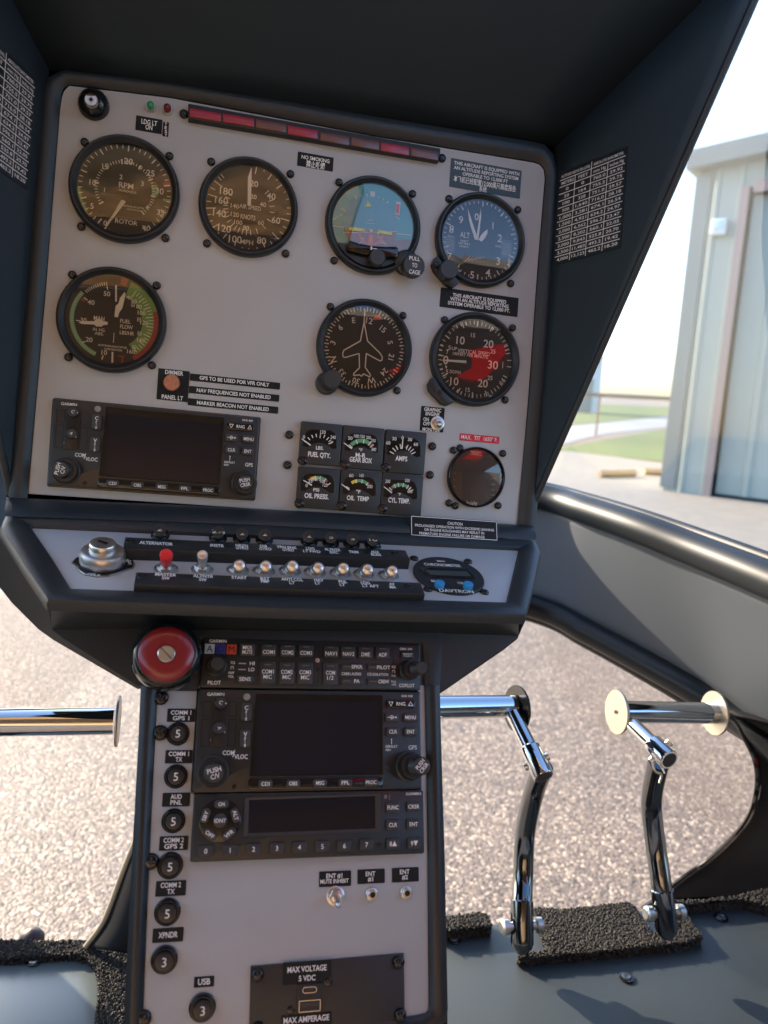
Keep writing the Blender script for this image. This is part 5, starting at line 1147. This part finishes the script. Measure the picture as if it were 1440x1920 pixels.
pzone('right_trim',[(795,1286),(798,1400),(801,1600),(803,1800),(804,1885),(800,1898),(780,1903),(700,1912),(690,1925)],[(823,1286),(826,1400),(832,1600),(836,1800),(838,1890),(834,1915),(810,1930),(740,1936),(700,1960)],VIN)
pzone('top_trim',[(372,1296),(372,1204),(792,1208),(796,1290)],[(300,1296),(300,1180),(830,1186),(824,1296)],LEA,.001,.001,.001)
mb=MB(); sd_=[(266,1284),(259,1400),(248,1600),(238,1800),(226,2080),(838,2080),(838,1890),(836,1800),(832,1600),(826,1400),(822,1284)]
v=[(*T.L(*p),.001) for p in sd_]+[(*T.L(*p),-.16) for p in sd_]
n=len(sd_)
# tapered sides run away from the lens, narrowing a little so that they stay behind the face
v=v[:n]+[(x*.90,y,z) for x,y,z in v[n:]]
mb.add(v,[(i,i+1,n+i+1,n+i) for i in range(n-1)]+[tuple(range(n,2*n))]); T.b(mb,'side_shell',VSD,False)
for p in ((302,1308),(301,1374),(283,1615),(268,1910)):
    x,y=T.L(*p); screw(T,x,y,.0052,.0030)
T_=T
# switch console: one shell, tilted top plate with a rim
e=Th('switch_console','wide black grained console with the tilted grey switch plate','console',FS,520,1075)
def W3(p): return Vector(p)
def onS(x,y,z=0): return FS.hit(x,y,z)
def onL(x,y,z=0): return FL.hit(x,y,z)
def onU(x,y,z=0): return FU.hit(x,y,z)
Mi=e.e.matrix_world.inverted()
def shell(name,rows,m,closed=False,bev=.006,th=0):
    """rows of 3d points lofted into a skin"""
    v=[];f=[];n=len(rows[0])
    for r_ in rows: v+=[tuple(Mi@p) for p in r_]
    for i in range(len(rows)-1):
        for k in range(n-1): f.append((i*n+k,i*n+k+1,(i+1)*n+k+1,(i+1)*n+k))
    mb=MB(); mb.add(v,f); o=e.b(mb,name,m)
    if th: md=o.modifiers.new('thick','SOLIDIFY'); md.thickness=th
    return o
RZ=.006
# outer rim outline (top ridge) and plate outline, matched point by point, clockwise from back left
rim=[(12,966),(500,985),(1003,1013),(1013,1036),(1000,1096),(985,1152),(540,1141),(90,1124),(46,1060),(2,990)]
plt=[(63,991),(500,1011),(971,1033),(971,1036),(960,1084),(948,1133),(540,1121),(135,1108),(98,1048),(60,992)]
rim3=[onS(x,y,RZ) for x,y in rim]; plt3=[onS(x,y,.0) for x,y in plt]
def dens(P,k=6,closed=True):
    out=[];n=len(P)
    for i in range(n if closed else n-1):
        for j in range(k): out.append(P[i].lerp(P[(i+1)%n],j/k))
    if not closed: out.append(P[-1])
    return out
RD=dens(rim3);PD=dens(plt3); ring_=[]
for a,b in zip(PD,RD):
    ring_.append([a,a.lerp(b,.08)+FS.ez*.0022,a.lerp(b,.35)+FS.ez*.0025,a.lerp(b,.7)+FS.ez*.0022,a.lerp(b,.9)+FS.ez*.0012,b,b+(b-a).normalized()*.0015-FS.ez*.003,b+(b-a).normalized()*.001-FS.ez*.008])
ring_.append(ring_[0]); shell('rim',ring_,LEA)
mb=MB(); mb.prism([(Mi@p).xy[:] for p in plt3],-.003,.0002,.0003); e.b(mb,'face_plate',GREY2)
# back band: from the foot of the upright panel down to the rim
bt=[onU(12,936,.012),onU(260,947,.012),onU(500,958,.012),onU(750,972,.012),onU(1000,989,.012)]
bm=[onU(12,934,.0),onU(260,945,.0),onU(500,956,.0),onU(750,970,.0),onU(1000,987,.0)]
bb=[onS(x,y,RZ+.001) for x,y in ((10,968),(260,976),(500,985),(750,999),(1004,1012))]
rows=[[a,a.lerp(b,.5)+FU.ey*.001,b,b.lerp(c,.2)+FU.ez*.0015,b.lerp(c,.55)+FU.ez*.003,b.lerp(c,.85)+FU.ez*.0015,c] for a,b,c in zip(bm,bt,bb)]
shell('back_band',rows,LEA)
# front skirt: lip down to the pedestal face plane
skL=[(90,1126),(94,1150),(100,1186),(150,1213)]
lip=[onS(x,y,RZ-.004) for x,y in ((90,1126),(315,1133),(540,1142),(762,1149),(985,1155))]
print('lip z',[(round((p-FL.o).dot(FL.ez),4)) for p in lip])
s1=[p-FL.ez*.012+FL.ey*-.003 for p in lip]
s2=[onL(x,y,.0) for x,y in ((97,1180),(315,1180),(540,1182),(762,1186),(972,1192))]
s3=[onL(x,y,.0) for x,y in ((120,1198),(330,1198),(540,1200),(750,1203),(952,1208))]
s4=[onL(x,y,-.0005) for x,y in ((266,1291),(400,1294),(540,1296),(690,1298),(822,1300))]
cols_=[[a,b,c.lerp(b,.25),c,d,d.lerp(f_,.5),f_] for a,b,c,d,f_ in zip(lip,s1,s2,s3,s4)]
shell('front_skirt',cols_,LEA)
# sides: from the ridge outline back and down to the silhouette
def back(p,d): return p+YW*d
left=[(onS(2,990,RZ),PX(-6,1094,.66)),(onS(46,1060,RZ),PX(22,1130,.64)),(onS(90,1126,RZ-.004),PX(58,1166,.62)),(onL(97,1180,0),PX(72,1180,.62)),(onL(120,1198,0),PX(100,1200,.60)),(onL(266,1291,-.0005),PX(258,1292,.60))]
rowsL=[[a,a.lerp(b,.5),b,b+YW*.05+XW*.04,b+YW*.20+XW*.10] for a,b in left]
shell('left_side',rowsL,VSD)
right=[(onS(1003,1013,RZ),PX(1000,1020,.78)),(onS(1013,1036,RZ),PX(1012,1046,.76)),(onS(1000,1096,RZ),PX(1000,1106,.72)),(onS(985,1155,RZ-.004),PX(986,1162,.68)),(onL(972,1192,0),PX(970,1198,.66)),(onL(952,1208,0),PX(945,1218,.64)),(onL(822,1300,0),PX(826,1300,.64))]
rowsR=[[a,a.lerp(b,.5),b,b+YW*.10-XW*.10] for a,b in right]
shell('right_side',rowsR,VSD)
placard('black outlined CAUTION label about excessive leaning on the console back edge',Fr(onU(852,991,.0215),XA,(FU.ey*.95+YW*.3)),852,991,163,38,[('CAUTION',853,985-3,5.2,28),('PROLONGED OPERATION WITH EXCESSIVE LEANING',853,989.5,4.6,148),('OR ENGINE ROUGHNESS MAY RESULT IN',852,996.5,4.6,112),('PREMATURE ENGINE FAILURE OR DAMAGE',848,1003.5,4.6,122)],bold=.012,frame=True)

# ---------------------------------------------------------------- switch bars
KL=P3(0,920,2.77); KR=P3(500,960,2.77)
def bar(label,q,zt,lines,scr):
    T=Th('switch_bar',label,'placard bar',FS,*ictr(q))
    P=[T.L(*p,z=zt) for p in q]; mb=MB(); mb.prism(P,0,zt,.0006); T.b(mb,'bar',BLK)
    text_part(T,[(s,*T.L(x,y,z=zt),h/T.sy,w/T.sx,zt+.0003,0) for s,x,y,h,w in lines],bold=.02)
    for p in scr: x,y=T.L(*p,z=zt); screw(T,x,y,.0030,.0008,z0=zt)
    return T
L1=[('ALTERNATOR',*KL(811,275),5,56),('INSTR',*KL(1128,287),5,24),('HRZN',*KL(1255,286),4.4,22),('GYRO',*KL(1257,300),4.4,22),('DIR',*KL(1370,290),4.4,14),('GYRO',*KL(1378,304),4.4,22),('TRN BNK',*KR(104,185),4.6,37),('GYRO',*KR(112,199),4.4,21),('LDG',*KR(226,191),4.6,16),('LT FWD',*KR(234,206),4.4,32),('ALTNTR',*KR(341,197),4.6,30),('EXC',*KR(350,211),4.4,16),('TRIM',*KR(451,209),4.8,18),('AUX',*KR(562,209),4.6,16),('BUSS',*KR(568,223),4.4,19)]
bar('upper black switch bar lettered ALTERNATOR to AUX BUSS',[KL(650,240),KR(722,198),KR(745,247),KL(638,302)],.009,L1,[KL(676,262),KR(667,215)])
L2=[('MASTER',*KL(861,438),5,36),('SW',*KL(861,456),5,13),('ALTNTR',*KL(1055,446),5,35),('SW',*KL(1054,464),5,13),('START',*KL(1242,453),5.2,27),('BST',*KL(1376,458),5,17),('PMP',*KL(1377,473),5,15),('ANTI COL',*KR(132,352),5,40),('LT',*KR(132,369),5,10),('NAV',*KR(270,355),5,17),('LT',*KR(265,371),5,10),('PNL',*KR(395,363),5,16),('LT',*KR(393,379),5,10),('LDG',*KR(512,369),5,17),('LT AFT',*KR(540,386),5,32),('AV',*KR(650,376),5,10),('MA',*KR(655,392),5,12)]
bar('lower black switch bar lettered MASTER SW to AV MA',[KL(708,422),KR(800,366),KR(822,425),KL(696,486)],.009,L2,[KL(735,443),KR(735,384)])
BG='small breakers along the upper switch bar'
for (p0,p1,n_b,lab) in ((KL(832,238),KL(830,203),'2','ALTERNATOR'),(KL(1132,252),KL(1135,215),'2½','INSTR'),(KL(1255,258),KL(1257,224),'2','HRZN GYRO'),(KL(1372,262),KL(1375,228),'2','DIR GYRO'),(KR(220,160),KR(220,126),'2','LDG LT FWD'),(KR(332,167),KR(334,132),'5','ALTNTR EXC'),(KR(440,172),KR(445,140),'3','TRIM'),(KR(550,180),KR(552,145),'10','AUX BUSS')):
    breaker('small upright breaker behind the word '+lab,FS,*p0,n_b,r=.0062,group=BG,tip=(p1[0],p1[1]),zt=.016,nsz=.0055)
TG='silver ball toggles along the lower switch bar'
toggle('tall red booted toggle above MASTER SW',FS,*KL(862,410),KL(864,330),r=.0056,red=True,lever=.0062,zt=.024,ball=False)
for ob in SC.objects[-1:]: pass
toggle('tall bare metal toggle above ALTNTR SW',FS,*KL(1050,412),KL(1052,332),r=.0052,lever=.0052,zt=.024,ball=False)
for p0,p1,lab in ((KL(1234,417),KL(1243,390),'START'),(KL(1370,420),KL(1380,394),'BST PMP'),(KR(120,310),KR(134,283),'ANTI COL LT'),(KR(250,316),KR(268,292),'NAV LT'),(KR(382,322),KR(398,294),'PNL LT'),(KR(505,327),KR(524,300),'LDG LT AFT'),(KR(632,334),KR(652,308),'AV MA')):
    toggle('silver ball toggle above '+lab,FS,*p0,p1,r=.0054,lever=.0046,zt=.014,group=TG)
# key switch
T=Th('ignition_switch','round silver key switch on a black badge at the console left','ignition switch',FS,*KL(532,380))
mb=MB(); mb.prism([T.L(*KL(x,y)) for x,y in ((372,377),(395,352),(440,338),(620,338),(680,350),(697,378),(690,405),(660,412),(620,430),(560,447),(500,450),(440,440),(410,420),(400,395))],0,.0008,.0003); T.b(mb,'badge',LBL,False)
mb=MB(); P=[T.L(*KL(x,y)) for x,y in ((372,377),(400,395),(410,420),(440,440),(500,452),(560,449),(620,432),(660,414),(690,407),(697,378))]
for i in range(len(P)-1): mb.quad(P[i],P[i+1],.0008,.0010)
T.b(mb,'badge_outline',SIL,False)
mb=MB(); cx,cy=0,0; mb.lathe([(.0146,.0008),(.0154,.002),(.0154,.0075),(.0145,.010),(.0125,.0112),(.0095,.0112)],n=56); T.b(mb,'collar',SIL)
mb=MB(); mb.lathe([(.0090,.0108),(.0090,.0158),(.0084,.0168),(.0074,.0171),(0,.0171)],n=48); cyl=T.b(mb,'key_cylinder',SIL)
mb=MB(); mb.quad((-.0034,.002),(.0034,-.002),.0026,.0173); T.b(mb,'keyhole',MT['deep black groove'],False,parent=cyl)
text_part(T,[('OFF',*T.L(*KL(475,441)),.0024,.005,.0011,0),('LR',*T.L(*KL(507,446)),.0024,.004,.0011,0),('BOTH',*T.L(*KL(652,362)),.003,.008,.0011,-70),('START',*T.L(*KL(672,380)),.0022,.006,.0011,-80)])
# chronometer
T=Th('chronometer','oval looking black digital chronometer with two bright blue buttons','chronometer',FS,*KR(944,337))
rc=64.5/T.sx
mb=MB(); mb.lathe([(rc,0),(rc,.0016),(rc*.98,.0024),(0,.0024)],n=64); T.b(mb,'case',BLKM)
z=.0024
q=[T.L(*KR(*p),z=z) for p in ((788,297),(800,288),(1040,298),(1082,342),(1078,348),(850,340),(838,336))]
mb=MB(); mb.prism(q,z-.0002,z+.0006,.0003); T.b(mb,'display_frame',BLKG,False)
q=[T.L(*KR(*p),z=z) for p in ((822,306),(1040,314),(1062,338),(850,330))]
mb=MB(); mb.prism(q,z,z+.0008); T.b(mb,'display',SCRN2,False)
for p in ((895,382),(1043,388)):
    x,y=T.L(*KR(p[0],p[1]+6),z=z); mb=MB(); mb.lathe([(.0038,z),(.0038,z+.0036),(.0034,z+.0042),(0,z+.0042)],x,y,28); T.b(mb,'push_button',BLUEB)
text_part(T,[(s,*T.L(*KR(x,y),z=z),h/T.sy,w/T.sx,z+.0003,0) for s,x,y,h,w in (('CHRONOMETER',913,277,5.5,70),('M800',905,257,3,15),('SELECT',885,361,4,22),('CONTROL',1030,372,4,28),('DAVTRON',985,412,6,62))])
for p in ((765,245),(1045,261),(836,405),(1130,420)):
    x,y=T.L(*KR(*p)); screw(T,x,y,.0036,.0022)
# red pull knob
T=Th('pull_knob','large maroon mushroom knob with a silver slotted centre screw','knob',FL,316,1240)
x,y=T.L(312,1226,z=.034)
mb=MB(); mb.tube([Vector((0,0,-.002)),Vector((x*.6,y*.6,.012))],[.014,.014],32); T.b(mb,'stem',BLKG)
mb=MB(); mb.lathe([(.0175,.010),(.0215,.013),(.0232,.018),(.0228,.024),(.0212,.029),(.0195,.0315),(.0180,.0320)],x,y,64); T.b(mb,'body',BLKG)
mb=MB(); mb.lathe([(.0181,.0312),(.0178,.0330),(.0160,.0346),(.011,.0356),(.0062,.0352),(.0060,.0345),(0,.0345)],x,y,64); T.b(mb,'cap',MRED)
mb=MB(); mb.lathe([(.0056,.0340),(.0056,.0362),(.0050,.0368),(0,.0368)],x,y,32); sc_=T.b(mb,'centre_screw',SIL)
mb=MB(); mb.quad((x-.0036,y+.0036),(x+.0036,y-.0036),.0011,.0370); T.b(mb,'slot',mat('screw slot grey',(.2,.2,.2),.4,.6),False,parent=sc_)

# ================================================================ ALTITUDE TABLES ON THE HOOD WALLS
ROWS=[('METERS','FEET','mm Hg','inches Hg'),('0','0','760.0','29.92'),('50','164','755.5','29.75'),('100','328','751.0','29.57'),('500','1,640','716.0','28.18'),('1,000','3,281','674.1','26.54'),('1,500','4,921','634.2','24.97'),('2,000','6,562','596.2','23.47'),('2,500','8,202','560.1','22.05'),('3,000','9,843','525.8','20.70'),('3,500','11,483','493.2','19.42'),('4,000','13,123','462.2','18.20')]
def table(label,F,tl,tr,bl,hw=None):
    u0,v0=F.uv(*tl); u1,v1_=F.uv(*tr); u2,v2_=F.uv(*bl)
    w_=hw[0] if hw else abs(u1-u0); h_=hw[1] if hw else abs(v0-v2_)
    T=Th('altitude_table',label,'placard',F,*tl)
    if hw: # given by its right top corner
        u1,v1_=F.uv(*tr); T.e.matrix_world=F.mat(u1-w_,v1_)
    mb=MB(); mb.box(w_/2,-h_/2,w_*1.04,h_*1.03,.0022,.0026); T.b(mb,'sheet',mat('black decal film',(.012,.016,.019),.45),False)
    n=len(ROWS)+1; rh=h_/n; z=.0029; mb=MB(); t=.0007
    for i in range(1,n): mb.quad((0,-i*rh),(w_,-i*rh),t,z)
    for k in (1,3): mb.quad((w_*k/4,-rh),(w_*k/4,-h_),t,z)
    mb.quad((w_/2,0),(w_/2,-h_),t,z); T.b(mb,'rules',WHT,False)
    mb=MB(); mtext(mb,'ALTITUDE ABOVE SEA LEVEL',w_*.25,-rh*.5,rh*.36,z,w_*.46,0,.01); mtext(mb,'ABSOLUTE BAROMETER',w_*.75,-rh*.5,rh*.36,z,w_*.44,0,.01)
    for i,r_ in enumerate(ROWS):
        for k,s in enumerate(r_): mtext(mb,s,w_*(k+.52)/4,-(i+1.5)*rh,rh*.40,z,w_*min(.20,.035*len(s)+.01),0,.012)
    T.b(mb,'lettering',WHT,False); return w_,h_
hw=table('white lined altitude and barometer table on the right hood wall',FWR,(1055,328),(1180,252),(1043,497))
print('table',hw)
table('white lined altitude and barometer table on the left hood wall, cut by the frame',FWL,(0,80),(60,150),(47,350),hw)
